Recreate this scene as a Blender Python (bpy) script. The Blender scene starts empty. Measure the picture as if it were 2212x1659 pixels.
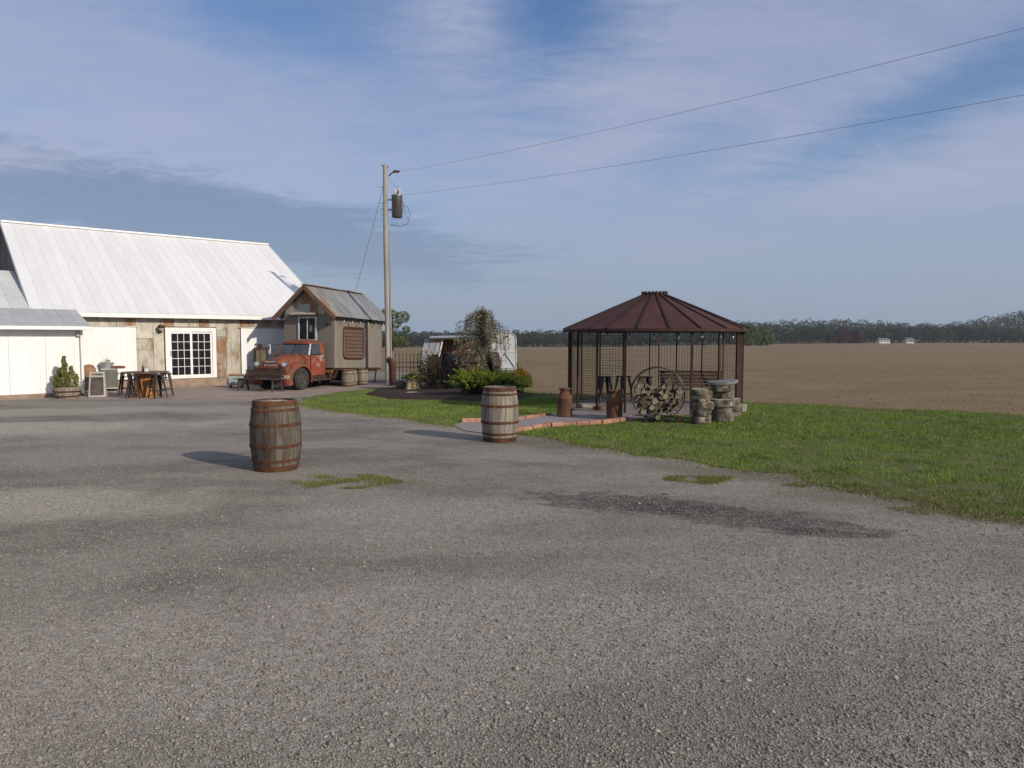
import bpy, math, random
import numpy as np
from mathutils import Vector, Matrix, noise as mnoise
R = math.radians
SC = bpy.context.scene
COL = SC.collection
rng = random.Random(7)
NR = np.random.default_rng(11)

# ------------------------------------------------------------------ camera
FPX, CH, PITCH = 720.0, 1.70, math.atan(46/720)
cd = bpy.data.cameras.new('camera'); cam = bpy.data.objects.new('camera', cd); COL.objects.link(cam)
cd.sensor_width = 36; cd.lens = 36*FPX/1024; cd.clip_end = 6000; cd.clip_start = .05
cam.location = (0, 0, CH); cam.rotation_euler = (math.pi/2-PITCH, 0, 0)
SC.camera = cam

# ------------------------------------------------------------------ sky, sun, exposure
SUN_AZ, SUN_EL = R(129.0), R(25)          # azimuth clockwise from +Y
wd = bpy.data.worlds.new('World'); SC.world = wd; wd.use_nodes = True
def build_sky():
    nt = wd.node_tree; N = nt.nodes; L = nt.links; N.clear()
    def nd(t, **k):
        n = N.new(t)
        for a, b in k.items(): setattr(n, a, b)
        return n
    def mth(op, a, b=None, c=None, clamp=False):
        n = nd('ShaderNodeMath', operation=op); n.use_clamp = clamp
        for i, x in enumerate((a, b, c)):
            if x is None: continue
            if isinstance(x, (int, float)): n.inputs[i].default_value = x
            else: L.new(x, n.inputs[i])
        return n.outputs[0]
    sky = nd('ShaderNodeTexSky', sky_type='NISHITA'); sky.sun_disc = False
    sky.sun_elevation = SUN_EL; sky.sun_rotation = SUN_AZ
    sky.air_density = 1.0; sky.dust_density = 1.6; sky.ozone_density = 2.5; sky.altitude = 200
    tc = nd('ShaderNodeTexCoord'); sep = nd('ShaderNodeSeparateXYZ'); L.new(tc.outputs['Generated'], sep.inputs[0])
    x, y, z = sep.outputs
    az = mth('MULTIPLY', mth('ARCTAN2', x, y), 180/math.pi)
    el = mth('MULTIPLY', mth('ARCSINE', z), 180/math.pi)
    # cloud deck coordinates: directions projected on a flat layer
    zz = mth('ADD', mth('MAXIMUM', z, 0.0), 0.12)
    cmb = nd('ShaderNodeCombineXYZ'); L.new(mth('DIVIDE', x, zz), cmb.inputs[0]); L.new(mth('DIVIDE', y, zz), cmb.inputs[1])
    def noise(scale, detail, rough, st, off, dist=0.0):
        mp = nd('ShaderNodeMapping'); mp.inputs['Scale'].default_value = st; mp.inputs['Location'].default_value = off
        mp.inputs['Rotation'].default_value = (0, 0, R(-28)); L.new(cmb.outputs[0], mp.inputs[0])
        t = nd('ShaderNodeTexNoise'); t.inputs['Scale'].default_value = scale; t.inputs['Detail'].default_value = detail
        t.inputs['Roughness'].default_value = rough; t.inputs['Distortion'].default_value = dist; L.new(mp.outputs[0], t.inputs['Vector'])
        return t.outputs[0]
    big = noise(.55, 4, .5, (1, 1.3, 1), (3.1, 1.7, 0), .4)
    fine = noise(2.4, 9, .66, (.6, 1.4, 1), (7, 2, 0), .6)
    wisp = noise(6.5, 9, .7, (.8, 1.4, 1), (1, 9, 0), .9)
    def hole(a0, e0, ra, re, tilt, soft, amt):
        c, s = math.cos(R(tilt)), math.sin(R(tilt))
        da = mth('SUBTRACT', az, a0); de = mth('SUBTRACT', el, e0)
        u = mth('DIVIDE', mth('ADD', mth('MULTIPLY', da, c), mth('MULTIPLY', de, s)), ra)
        v = mth('DIVIDE', mth('SUBTRACT', mth('MULTIPLY', de, c), mth('MULTIPLY', da, s)), re)
        d = mth('SQRT', mth('ADD', mth('MULTIPLY', u, u), mth('MULTIPLY', v, v)))
        d = mth('ADD', d, mth('MULTIPLY', mth('SUBTRACT', fine, .5), amt))
        d = mth('ADD', d, mth('MULTIPLY', mth('SUBTRACT', wisp, .5), amt*.7))
        mr = nd('ShaderNodeMapRange'); mr.interpolation_type = 'SMOOTHSTEP'
        mr.inputs[1].default_value = 1-soft; mr.inputs[2].default_value = 1+soft*.6; mr.inputs[3].default_value = 1; mr.inputs[4].default_value = 0
        L.new(d, mr.inputs[0]); return mr.outputs[0]
    # thin high veil everywhere, thinner where the big noise is low
    mr = nd('ShaderNodeMapRange'); mr.inputs[1].default_value = .36; mr.inputs[2].default_value = .62; mr.inputs[3].default_value = .46; mr.inputs[4].default_value = .95
    L.new(mth('ADD', mth('MULTIPLY', big, .58), mth('ADD', mth('MULTIPLY', fine, .26), mth('MULTIPLY', wisp, .16))), mr.inputs[0])
    veil = mr.outputs[0]
    gaps = [(3.5, 25, 7.5, 6.0, 55, .9, 1.1, .85), (30, 15.5, 13, 2.2, 20, .9, 1.2, .72), (-17, 23.5, 12, 4.0, -8, .9, 1.1, .62), (14, 13.5, 6, 2.5, 15, .9, .9, .35)]
    for a0, e0, ra, re, ti, so, am, w in gaps:
        h = hole(a0, e0, ra, re, ti, so, am)
        veil = mth('MULTIPLY', veil, mth('SUBTRACT', 1.0, mth('MULTIPLY', h, w)))
    # low grey-blue bank on the left and the clear strip under it
    bank = hole(-20, 8.2, 21, 3.1, -7, .40, 1.5)
    low = nd('ShaderNodeMapRange'); low.interpolation_type = 'SMOOTHSTEP'
    low.inputs[1].default_value = 0.5; low.inputs[2].default_value = 7.5; low.inputs[3].default_value = .55; low.inputs[4].default_value = 0
    L.new(el, low.inputs[0])
    veil = mth('MULTIPLY', veil, mth('SUBTRACT', 1.0, mth('MULTIPLY', low.outputs[0], .55)))
    mix = nd('ShaderNodeMix', data_type='RGBA'); mix.clamp_factor = True
    L.new(veil, mix.inputs[0])
    hs = nd('ShaderNodeHueSaturation'); hs.inputs['Hue'].default_value = .505; hs.inputs['Saturation'].default_value = 1.3; hs.inputs['Value'].default_value = SKY_GAIN
    L.new(sky.outputs[0], hs.inputs['Color']); L.new(hs.outputs[0], mix.inputs[6])
    mix.inputs[7].default_value = (4.2, 4.55, 6.05, 1)
    mix2 = nd('ShaderNodeMix', data_type='RGBA'); L.new(mth('MULTIPLY', bank, .85), mix2.inputs[0])
    L.new(mix.outputs[2], mix2.inputs[6]); mix2.inputs[7].default_value = (2.0, 2.85, 4.4, 1)
    lowf = nd('ShaderNodeMapRange'); lowf.interpolation_type = 'SMOOTHSTEP'
    for i, v_ in zip((1,2,3,4), (0, 13, .85, 0)): lowf.inputs[i].default_value = v_
    L.new(el, lowf.inputs[0]); mix3 = nd('ShaderNodeMix', data_type='RGBA'); L.new(lowf.outputs[0], mix3.inputs[0])
    L.new(mix2.outputs[2], mix3.inputs[6]); mix3.inputs[7].default_value = (2.9, 3.65, 4.8, 1)
    bg = nd('ShaderNodeBackground'); bg.inputs[1].default_value = .10
    L.new(mix3.outputs[2], bg.inputs[0])
    out = nd('ShaderNodeOutputWorld'); L.new(bg.outputs[0], out.inputs[0])
SKY_GAIN = 1.22
build_sky()
sl = bpy.data.lights.new('sun', 'SUN'); sl.energy = 4.0; sl.angle = R(.6); sl.color = (1, .90, .76)
sun = bpy.data.objects.new('sun', sl); COL.objects.link(sun)
sdir = Vector((math.sin(SUN_AZ)*math.cos(SUN_EL), math.cos(SUN_AZ)*math.cos(SUN_EL), math.sin(SUN_EL)))
sun.rotation_euler = sdir.to_track_quat('Z', 'Y').to_euler(); sun.location = (20, -20, 30)
vs = SC.view_settings; vs.view_transform = 'Standard'; vs.look = 'None'; vs.exposure = 0.0; vs.gamma = 1; vs.use_curve_mapping = False

# ------------------------------------------------------------------ helpers
def ray(u, v):
    x = (u-512)/FPX; y = -(v-384)/FPX
    return Vector((x, math.cos(PITCH)+y*math.sin(PITCH), -math.sin(PITCH)+y*math.cos(PITCH)))
def sst(a, b, x):
    t = min(1, max(0, (x-a)/(b-a))); return t*t*(3-2*t)
def GZ(x, y): return -.20*sst(11, 23, y)*sst(1.5, -3.5, x)          # the yard falls a little towards the barn
def G(u, v, z=0.0):
    d = ray(u, v); h = z
    for _ in range(12):
        t = (h-CH)/d.z; h = z+GZ(d.x*t, d.y*t)
    return Vector((d.x*t, d.y*t, h))
def on(x, y, dz=0): return Vector((x, y, GZ(x, y)+dz))
def at(u, v, Y):
    d = ray(u, v); t = Y/d.y
    return Vector((d.x*t, Y, CH+d.z*t))
def D(u, v, z=0.0): return G(u*1024/2212, v*1024/2212, z)      # from the 2212 px wide view

class MB:
    def __init__(s): s.v = []; s.f = []; s.mi = []
    def add(s, vs, fs, mi=0):
        o = len(s.v); s.v += [tuple(p) for p in vs]; s.f += [tuple(i+o for i in f) for f in fs]; s.mi += [mi]*len(fs); return s
    def hexa(s, p, mi=0): return s.add(p, [(0,3,2,1),(4,5,6,7),(0,1,5,4),(1,2,6,5),(2,3,7,6),(3,0,4,7)], mi)
    def box(s, c, size, rot=None, mi=0):
        hx, hy, hz = size[0]/2, size[1]/2, size[2]/2
        p = [Vector(q) for q in ((-hx,-hy,-hz),(hx,-hy,-hz),(hx,hy,-hz),(-hx,hy,-hz),(-hx,-hy,hz),(hx,-hy,hz),(hx,hy,hz),(-hx,hy,hz))]
        if rot is not None:
            m = Matrix.Rotation(rot[2],3,'Z') @ Matrix.Rotation(rot[1],3,'Y') @ Matrix.Rotation(rot[0],3,'X'); p = [m @ q for q in p]
        return s.hexa([q+Vector(c) for q in p], mi)
    def bb(s, x0, x1, y0, y1, z0, z1, mi=0): return s.box(((x0+x1)/2,(y0+y1)/2,(z0+z1)/2), (abs(x1-x0),abs(y1-y0),abs(z1-z0)), None, mi)
    def beam(s, a, b, w, h, up=(0,0,1), mi=0):
        a, b = Vector(a), Vector(b); d = (b-a).normalized(); up = Vector(up)
        x = d.cross(up)
        if x.length < 1e-4: x = d.cross(Vector((1,0,0)))
        x.normalize(); y = x.cross(d).normalized(); x *= w/2; y *= h/2
        return s.hexa([a-x-y,a+x-y,a+x+y,a-x+y,b-x-y,b+x-y,b+x+y,b-x+y], mi)
    def tube(s, pts, r, n=8, closed=False, caps=True, mi=0):
        pts = [Vector(p) for p in pts]; m = len(pts); rr = r if isinstance(r, (list, tuple)) else [r]*m
        rings = []; prev = None
        for i, p in enumerate(pts):
            if closed: d = pts[(i+1) % m]-pts[i-1]
            else: d = pts[min(i+1,m-1)]-pts[max(i-1,0)]
            d.normalize()
            if prev is None:
                x = d.cross(Vector((0,0,1)))
                if x.length < 1e-3: x = d.cross(Vector((1,0,0)))
            else: x = prev-d*prev.dot(d)
            x.normalize(); prev = x; y = d.cross(x)
            rings.append([p+(x*math.cos(2*math.pi*k/n)+y*math.sin(2*math.pi*k/n))*rr[i] for k in range(n)])
        vs = [q for g in rings for q in g]; fs = []
        for i in range(m if closed else m-1):
            a, b = i*n, ((i+1) % m)*n
            for k in range(n): fs.append((a+k, a+(k+1)%n, b+(k+1)%n, b+k))
        if caps and not closed: fs += [tuple(range(n-1,-1,-1)), tuple(range((m-1)*n, m*n))]
        return s.add(vs, fs, mi)
    def lathe(s, prof, n=24, c=(0,0,0), axis='z', a0=0, a1=2*math.pi, mi=0, mis=None, sy=1.0):
        c = Vector(c); full = abs(a1-a0-2*math.pi) < 1e-6; k = n if full else n+1; vs = []
        for r, h in prof:
            for i in range(k):
                t = a0+(a1-a0)*i/n; p, q = r*math.cos(t), r*math.sin(t)*sy
                vs.append(c+(Vector((p,q,h)) if axis == 'z' else Vector((h,p,q)) if axis == 'x' else Vector((p,h,q))))
        o = len(s.v); s.v += [tuple(p) for p in vs]
        for j in range(len(prof)-1):
            for i in range(n):
                i2 = (i+1) % k; f = (j*k+i, j*k+i2, (j+1)*k+i2, (j+1)*k+i)
                s.f.append(tuple(x+o for x in f)); s.mi.append(mis[j] if mis else mi)
        return s
    def poly(s, pts, z0, z1, mi=0):            # vertical prism from a plan outline
        n = len(pts); vs = [(p[0],p[1],z0) for p in pts]+[(p[0],p[1],z1) for p in pts]
        return s.add(vs, [tuple(range(n-1,-1,-1)), tuple(range(n,2*n))]+[(i,(i+1)%n,(i+1)%n+n,i+n) for i in range(n)], mi)
    def prism(s, pts, d):                       # 3D outline extruded by vector d
        n = len(pts); d = Vector(d); vs = [Vector(p) for p in pts]; vs += [p+d for p in vs]
        return s.add(vs, [tuple(range(n-1,-1,-1)), tuple(range(n,2*n))]+[(i,(i+1)%n,(i+1)%n+n,i+n) for i in range(n)])
    def loft(s, secs, caps=True, closed=True, mi=0):
        n = len(secs[0]); vs = [p for g in secs for p in g]; fs = []
        for i in range(len(secs)-1):
            for k in range(n if closed else n-1): fs.append((i*n+k, i*n+(k+1)%n, (i+1)*n+(k+1)%n, (i+1)*n+k))
        if caps: fs += [tuple(range(n-1,-1,-1)), tuple(range((len(secs)-1)*n, len(secs)*n))]
        return s.add(vs, fs, mi)
    def mesh(s, name, mats, smooth=False):
        me = bpy.data.meshes.new(name); me.from_pydata(s.v, [], s.f)
        for m in (mats if isinstance(mats, (list, tuple)) else [mats]): me.materials.append(m)
        if any(s.mi): me.polygons.foreach_set('material_index', s.mi)
        me.update()
        import bmesh
        bm = bmesh.new(); bm.from_mesh(me); bmesh.ops.recalc_face_normals(bm, faces=bm.faces); bm.to_mesh(me); bm.free()
        if smooth:
            me.polygons.foreach_set('use_smooth', [True]*len(me.polygons))
            try: me.set_sharp_from_angle(angle=R(40))
            except Exception: pass
        return me
    def build(s, name, mats, parent=None, smooth=False, bevel=0, loc=None, rot=None):
        return put(name, s.mesh(name, mats, smooth), parent, bevel, loc, rot)
def put(name, me, parent=None, bevel=0, loc=None, rot=None):
    o = bpy.data.objects.new(name, me); COL.objects.link(o); o.parent = parent
    if loc is not None: o.location = loc
    if rot is not None: o.rotation_euler = rot
    if bevel:
        b = o.modifiers.new('bevel', 'BEVEL'); b.width = bevel; b.segments = 2; b.limit_method = 'ANGLE'; b.angle_limit = R(35)
    return o
def tag(o, label, cat, group=None):
    o['label'] = label; o['category'] = cat
    if group: o['group'] = group
    return o
def thing(name, label, cat, loc=(0,0,0), rz=0, group=None, rx=0):
    o = bpy.data.objects.new(name, None); COL.objects.link(o); o.location = loc; o.rotation_euler = (rx, 0, rz); o.empty_display_size = .1
    return tag(o, label, cat, group)
def kind(o, k): o['kind'] = k; return o
def dup(root, loc, rz, label=None, group=None):
    r = root.copy(); COL.objects.link(r); r.location = loc; r.rotation_euler = (0, 0, rz)
    if label: r['label'] = label
    if group: r['group'] = group
    for ch in list(root.children):
        c = ch.copy(); COL.objects.link(c); c.parent = r
        for g in list(ch.children):
            d = g.copy(); COL.objects.link(d); d.parent = c
    return r
def cards(name, P, X, Y, col, mat, parent=None, shape=4):
    """leaf faces: centres P, half vectors X, Y (n,3), colour per leaf (n,3)"""
    n = len(P)
    V = np.stack([P-Y, P+X*.8-Y*.1, P+Y, P-X*.8-Y*.1], 1) if shape == 4 else np.stack([P-X, P+X, P+Y], 1)
    k = V.shape[1]; me = bpy.data.meshes.new(name)
    me.vertices.add(n*k); me.vertices.foreach_set('co', V.reshape(-1).astype(np.float32))
    me.loops.add(n*k); me.loops.foreach_set('vertex_index', np.arange(n*k, dtype=np.int32))
    me.polygons.add(n); me.polygons.foreach_set('loop_start', np.arange(0, n*k, k, dtype=np.int32)); me.polygons.foreach_set('loop_total', np.full(n, k, np.int32))
    a = me.color_attributes.new('tint', 'FLOAT_COLOR', 'CORNER')
    c4 = np.ones((n, k, 4), np.float32); c4[:, :, :3] = col[:, None, :]; a.data.foreach_set('color', c4.reshape(-1))
    me.materials.append(mat); me.update(); me.validate()
    return put(name, me, parent)
def unit(n):
    v = NR.normal(size=(n, 3)); return v/np.linalg.norm(v, axis=1, keepdims=True)
def leafset(P, size, aspect=.55, up=0.0):
    n = len(P); a = unit(n); a[:, 2] += up; a /= np.linalg.norm(a, axis=1, keepdims=True)
    b = np.cross(a, unit(n)); b /= np.linalg.norm(b, axis=1, keepdims=True)+1e-9
    s = (np.asarray(size)*NR.uniform(.6, 1.3, n))[:, None]
    return b*s*aspect, a*s
def tintmix(n, cols, jit=.18):
    cols = np.array(cols); c = cols[NR.integers(0, len(cols), n)]
    return c*NR.uniform(1-jit, 1+jit, (n, 1))

# ------------------------------------------------------------------ materials
def newmat(name):
    m = bpy.data.materials.new(name); m.use_nodes = True; nt = m.node_tree
    return m, nt, nt.nodes['Principled BSDF']
def rgba(c): return (c[0], c[1], c[2], 1)
def nnoise(nt, vec, scale, detail=6, rough=.6, dist=0):
    t = nt.nodes.new('ShaderNodeTexNoise'); t.inputs['Scale'].default_value = scale; t.inputs['Detail'].default_value = detail
    t.inputs['Roughness'].default_value = rough; t.inputs['Distortion'].default_value = dist; nt.links.new(vec, t.inputs['Vector']); return t.outputs[0]
def nramp(nt, fac, lo, hi, a=0.0, b=1.0):
    r = nt.nodes.new('ShaderNodeMapRange'); r.interpolation_type = 'SMOOTHSTEP'
    for i, x in zip((1,2,3,4), (lo,hi,a,b)): r.inputs[i].default_value = x
    nt.links.new(fac, r.inputs[0]); return r.outputs[0]
def nmix(nt, fac, a, b, mode='MIX'):
    m = nt.nodes.new('ShaderNodeMix'); m.data_type = 'RGBA'; m.blend_type = mode
    for i, x in ((0,fac),(6,a),(7,b)):
        if isinstance(x, (int, float)): m.inputs[i].default_value = x
        elif isinstance(x, (tuple, list)): m.inputs[i].default_value = rgba(x)
        else: nt.links.new(x, m.inputs[i])
    return m.outputs[2]
def nmath(nt, op, a, b=None):
    n = nt.nodes.new('ShaderNodeMath'); n.operation = op
    for i, x in enumerate((a, b)):
        if x is None: continue
        if isinstance(x, (int, float)): n.inputs[i].default_value = x
        else: nt.links.new(x, n.inputs[i])
    return n.outputs[0]
def nbump(nt, h, strength, dist, b):
    n = nt.nodes.new('ShaderNodeBump'); n.inputs['Strength'].default_value = strength; n.inputs['Distance'].default_value = dist
    nt.links.new(h, n.inputs['Height']); nt.links.new(n.outputs[0], b.inputs['Normal'])
def ncoord(nt, stretch=(1,1,1), rnd=True, world=False):
    tc = nt.nodes.new('ShaderNodeTexCoord'); mp = nt.nodes.new('ShaderNodeMapping'); mp.inputs['Scale'].default_value = stretch
    src = tc.outputs['Object']
    if world:
        g = nt.nodes.new('ShaderNodeNewGeometry'); src = g.outputs['Position']
    nt.links.new(src, mp.inputs['Vector']); oi = nt.nodes.new('ShaderNodeObjectInfo')
    if rnd:
        cx = nt.nodes.new('ShaderNodeCombineXYZ')
        nt.links.new(nmath(nt,'MULTIPLY',oi.outputs['Random'],37.0), cx.inputs[0]); nt.links.new(nmath(nt,'MULTIPLY',oi.outputs['Random'],91.0), cx.inputs[1])
        nt.links.new(cx.outputs[0], mp.inputs['Location'])
    return mp.outputs[0], oi.outputs['Random']
def mat(name, c1, c2=None, scale=4, stretch=(1,1,1), lo=.38, hi=.62, rough=.75, metal=0, bump=0, bscale=None, bdist=.01,
        c3=None, s3=3, lo3=.55, hi3=.7, st3=None, var=0, spec=.3, fine=.12):
    m, nt, b = newmat(name); vec, rnd = ncoord(nt, stretch)
    b.inputs['Roughness'].default_value = rough; b.inputs['Metallic'].default_value = metal; b.inputs['Specular IOR Level'].default_value = spec
    n1 = nnoise(nt, vec, scale, 7, .62)
    col = nmix(nt, nramp(nt, n1, lo, hi), c1, c2 or tuple(x*.7 for x in c1))
    if c3:
        v3 = vec if st3 is None else ncoord(nt, st3)[0]
        col = nmix(nt, nramp(nt, nnoise(nt, v3, s3, 8, .68, .5), lo3, hi3), col, c3)
    if fine:
        f = nnoise(nt, vec, scale*9, 3, .6); v = nramp(nt, f, .2, .8, 1-fine, 1+fine)
        if var: v = nmath(nt, 'MULTIPLY', v, nramp(nt, rnd, 0, 1, 1-var, 1+var))
        cc = nt.nodes.new('ShaderNodeCombineColor')
        for i in range(3): nt.links.new(v, cc.inputs[i])
        col = nmix(nt, 1.0, col, cc.outputs[0], 'MULTIPLY')
    nt.links.new(col, b.inputs['Base Color'])
    if bump: nbump(nt, nnoise(nt, vec, bscale or scale*3, 5, .6), bump, bdist, b)
    return m
def leafmat(name, trans=.25, rough=.7):
    m, nt, b = newmat(name); a = nt.nodes.new('ShaderNodeAttribute'); a.attribute_name = 'tint'
    b.inputs['Roughness'].default_value = rough; b.inputs['Specular IOR Level'].default_value = .15
    nt.links.new(a.outputs['Color'], b.inputs['Base Color'])
    t = nt.nodes.new('ShaderNodeBsdfTranslucent'); nt.links.new(a.outputs['Color'], t.inputs[0])
    mx = nt.nodes.new('ShaderNodeMixShader'); mx.inputs[0].default_value = trans
    nt.links.new(b.outputs[0], mx.inputs[1]); nt.links.new(t.outputs[0], mx.inputs[2]); nt.links.new(mx.outputs[0], nt.nodes['Material Output'].inputs[0])
    return m
M = {}
M['leaf'] = leafmat('leaf'); M['blade'] = leafmat('grass_blade', .2, .6)
M['pebble'] = leafmat('pebble', 0.0, .9)
M['white'] = mat('white_paint_metal', (.78,.78,.765), (.73,.73,.715), 1.5, (1,1,.3), rough=.45, fine=.03, c3=(.62,.60,.55), s3=1.4, lo3=.58, hi3=.85, st3=(2.5,2.5,.35))
M['roofwhite'] = mat('white_roof_metal', (.735,.735,.725), (.70,.70,.69), .8, (1,.3,1), rough=.5, metal=.1, var=.03, fine=.03)
M['roofgrey'] = mat('grey_roof_metal', (.52,.515,.50), (.46,.455,.44), 1.2, rough=.5, metal=.3, var=.04, fine=.05)
M['roofpale'] = mat('pale_roof_metal', (.58,.59,.58), (.50,.51,.50), .9, rough=.55, fine=.06, c3=(.42,.40,.37), s3=1.2, lo3=.6, hi3=.8)
M['glass_dark'] = mat('dark_window_glass', (.012,.012,.014), (.02,.02,.022), 2, rough=.06, spec=.2, fine=0)
M['galv'] = mat('weathered_tin', (.50,.465,.39), (.36,.33,.275), 2.6, (1,1,.55), rough=.62, metal=.15, c3=(.26,.155,.09), s3=2.6, lo3=.51, hi3=.68, st3=(1,1,.5), var=.12, bump=.15)
M['galvrust'] = mat('rusted_tin', (.30,.175,.10), (.22,.11,.055), 2.2, (1,1,.4), rough=.8, c3=(.38,.355,.30), s3=2.4, lo3=.44, hi3=.60, var=.12, bump=.15)
M['galvgreen'] = mat('greenish_tin', (.33,.34,.28), (.40,.39,.34), 2.6, (1,1,.4), rough=.65, metal=.1, c3=(.25,.14,.07), s3=1.8, lo3=.6, hi3=.74, var=.1)
M['gable'] = mat('dark_weathered_boards', (.15,.105,.085), (.21,.15,.115), 2, (1,1,.15), rough=.85, var=.2, c3=(.07,.065,.055), s3=1)
M['taupe'] = mat('taupe_siding', (.205,.18,.15), (.175,.152,.127), 1.5, (1,1,.2), rough=.75, fine=.06)
M['taupe_dark'] = mat('dark_trim', (.055,.045,.045), (.04,.035,.035), 3, rough=.7)
M['stavegrey'] = mat('grey_oak_stave', (.115,.100,.080), (.062,.052,.042), 3, (6,6,.5), rough=.85, c3=(.075,.036,.020), s3=2.6, lo3=.50, hi3=.66, st3=(2,2,1), var=.24, bump=.35, bscale=14)
M['staveold'] = mat('silver_oak_stave', (.235,.21,.172), (.145,.126,.102), 3, (6,6,.5), rough=.85, c3=(.12,.095,.075), s3=2.2, lo3=.6, hi3=.75, st3=(2,2,1), var=.2, bump=.35, bscale=14)
M['hoop'] = mat('rusty_hoop', (.100,.040,.019), (.058,.025,.015), 7, rough=.8, c3=(.19,.085,.035), s3=5, lo3=.54, hi3=.7, var=.15, bump=.2)
M['rust'] = mat('brown_rust', (.15,.055,.03), (.09,.035,.022), 6, rough=.85, c3=(.22,.10,.045), s3=4, lo3=.55, hi3=.72, var=.1, bump=.25)
M['rustdark'] = mat('dark_rust', (.055,.028,.02), (.035,.02,.016), 6, rough=.8, c3=(.12,.055,.03), s3=5, lo3=.56, hi3=.72, var=.1)
M['cribroof'] = mat('maroon_rusted_roof', (.068,.026,.023), (.050,.020,.018), 1.6, rough=.82, c3=(.088,.036,.027), s3=2.5, lo3=.58, hi3=.78, var=.10, fine=.08)
M['truckred'] = mat('faded_red_truck_paint', (.245,.062,.029), (.185,.050,.026), 2.6, rough=.72, c3=(.115,.055,.033), s3=3.8, lo3=.47, hi3=.60, fine=.12, spec=.3)
M['truckpatch'] = mat('patchy_door_paint', (.235,.052,.026), (.19,.046,.025), 2.5, rough=.6, c3=(.27,.235,.215), s3=2.0, lo3=.50, hi3=.62, fine=.1)
M['chrome'] = mat('dull_chrome', (.62,.62,.62), (.42,.41,.40), 9, rough=.25, metal=.9)
M['lens'] = mat('headlight_glass', (.75,.75,.72), (.6,.6,.58), 9, rough=.12, metal=.55)
M['rubber'] = mat('old_rubber', (.026,.025,.024), (.04,.037,.033), 6, rough=.85, fine=.2)
M['rim'] = mat('grey_wheel_rim', (.075,.068,.06), (.045,.038,.034), 6, rough=.75, c3=(.11,.06,.035), s3=5)
M['black'] = mat('black_metal', (.018,.016,.017), (.03,.026,.026), 6, rough=.55, fine=.2)
M['gunmetal'] = mat('gunmetal_stool', (.03,.026,.028), (.045,.037,.038), 6, rough=.45, metal=.4, fine=.2)
M['benchwood'] = mat('dark_bench_slat', (.07,.042,.027), (.045,.028,.02), 3, (1,8,8), rough=.75, var=.25, bump=.2)
M['spool'] = mat('orange_stained_wood', (.36,.16,.045), (.25,.10,.03), 3, (8,8,.6), rough=.6, var=.2)
M['tabletop'] = mat('brown_table_top', (.13,.075,.045), (.085,.05,.033), 3, (1,8,1), rough=.55)
M['pole'] = mat('grey_pole_wood', (.35,.325,.285), (.255,.235,.205), 3, (7,7,.35), rough=.9, c3=(.17,.15,.125), s3=2, lo3=.6, hi3=.75, st3=(3,3,.4), bump=.3, bscale=14)
M['porcelain'] = mat('pale_porcelain', (.62,.62,.60), None, 5, rough=.3, fine=.03)
M['redpoly'] = mat('dark_red_insulator', (.13,.035,.035), (.09,.025,.028), 5, rough=.4)
M['transformer'] = mat('grey_transformer_tank', (.085,.075,.072), (.06,.054,.052), 3, rough=.45, c3=(.13,.125,.12), s3=2, lo3=.5, hi3=.6)
M['wire'] = mat('dark_wire', (.24,.25,.28), None, 5, rough=.6, fine=0)
M['brick'] = mat('red_edging_brick', (.36,.195,.135), (.28,.14,.095), 5, rough=.88, var=.2, bump=.3, c3=(.40,.26,.19), s3=3)
M['bark'] = mat('grey_bark', (.16,.14,.105), (.055,.045,.035), 7, (1,1,.8), rough=.95, c3=(.31,.29,.22), s3=6, lo3=.53, hi3=.64, bump=.5, var=.15)
M['cut'] = mat('cut_wood_end', (.46,.385,.26), (.33,.265,.175), 5, rough=.85, var=.22, c3=(.16,.115,.08), s3=4, lo3=.6, hi3=.75)
M['logbark'] = mat('firewood_bark', (.065,.05,.04), (.04,.032,.026), 6, rough=.95, var=.25, bump=.4)
M['logend'] = mat('firewood_end', (.20,.16,.11), (.11,.085,.06), 7, rough=.92, var=.5, bump=.3)
M['slab'] = mat('weathered_slab', (.20,.205,.195), (.135,.14,.135), 5, rough=.8, c3=(.42,.30,.17), s3=2.5, lo3=.62, hi3=.7)
M['concrete'] = mat('pale_concrete', (.30,.285,.26), (.22,.21,.19), 6, rough=.9, bump=.3)
M['stone'] = mat('rough_stone', (.42,.39,.34), (.28,.255,.22), 5, rough=.92, bump=.5)
M['darkstone'] = mat('dark_stone', (.10,.085,.078), (.065,.055,.052), 5, rough=.92, bump=.5)
M['trailer'] = mat('chalky_white_trailer', (.50,.525,.55), (.44,.465,.49), 2, rough=.6, c3=(.40,.31,.27), s3=1.9, lo3=.68, hi3=.78, fine=.05)
M['trailertrim'] = mat('trailer_trim', (.60,.60,.56), None, 4, rough=.6)
M['trunk'] = mat('brown_trunk', (.10,.07,.05), (.06,.045,.034), 8, (1,1,.3), rough=.95, bump=.4)
M['tractorred'] = mat('faded_tractor_red', (.060,.034,.029), (.04,.028,.025), 4, rough=.75, c3=(.07,.04,.03), s3=3)
M['machine'] = mat('machine_grey_tin', (.34,.35,.36), (.26,.27,.28), 3, (1,1,.5), rough=.6, metal=.2, c3=(.18,.10,.06), s3=2.4, lo3=.6, hi3=.72)
M['planterwood'] = mat('planter_stave', (.30,.26,.21), (.20,.17,.135), 3, (5,5,.6), rough=.85, var=.2)
M['acgrey'] = mat('condenser_grey', (.155,.16,.135), (.12,.125,.105), 5, rough=.6)
M['acpale'] = mat('condenser_trim', (.50,.49,.44), None, 5, rough=.6)
M['galvtub'] = mat('galvanised_tub', (.42,.44,.45), (.34,.36,.37), 6, rough=.45, metal=.5)
M['bulb'] = mat('clear_bulb', (.42,.42,.40), None, 5, rough=.15, spec=.5, fine=0)
M['house'] = mat('far_house_white', (.75,.75,.73), None, 1, rough=.7, fine=.03)
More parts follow.
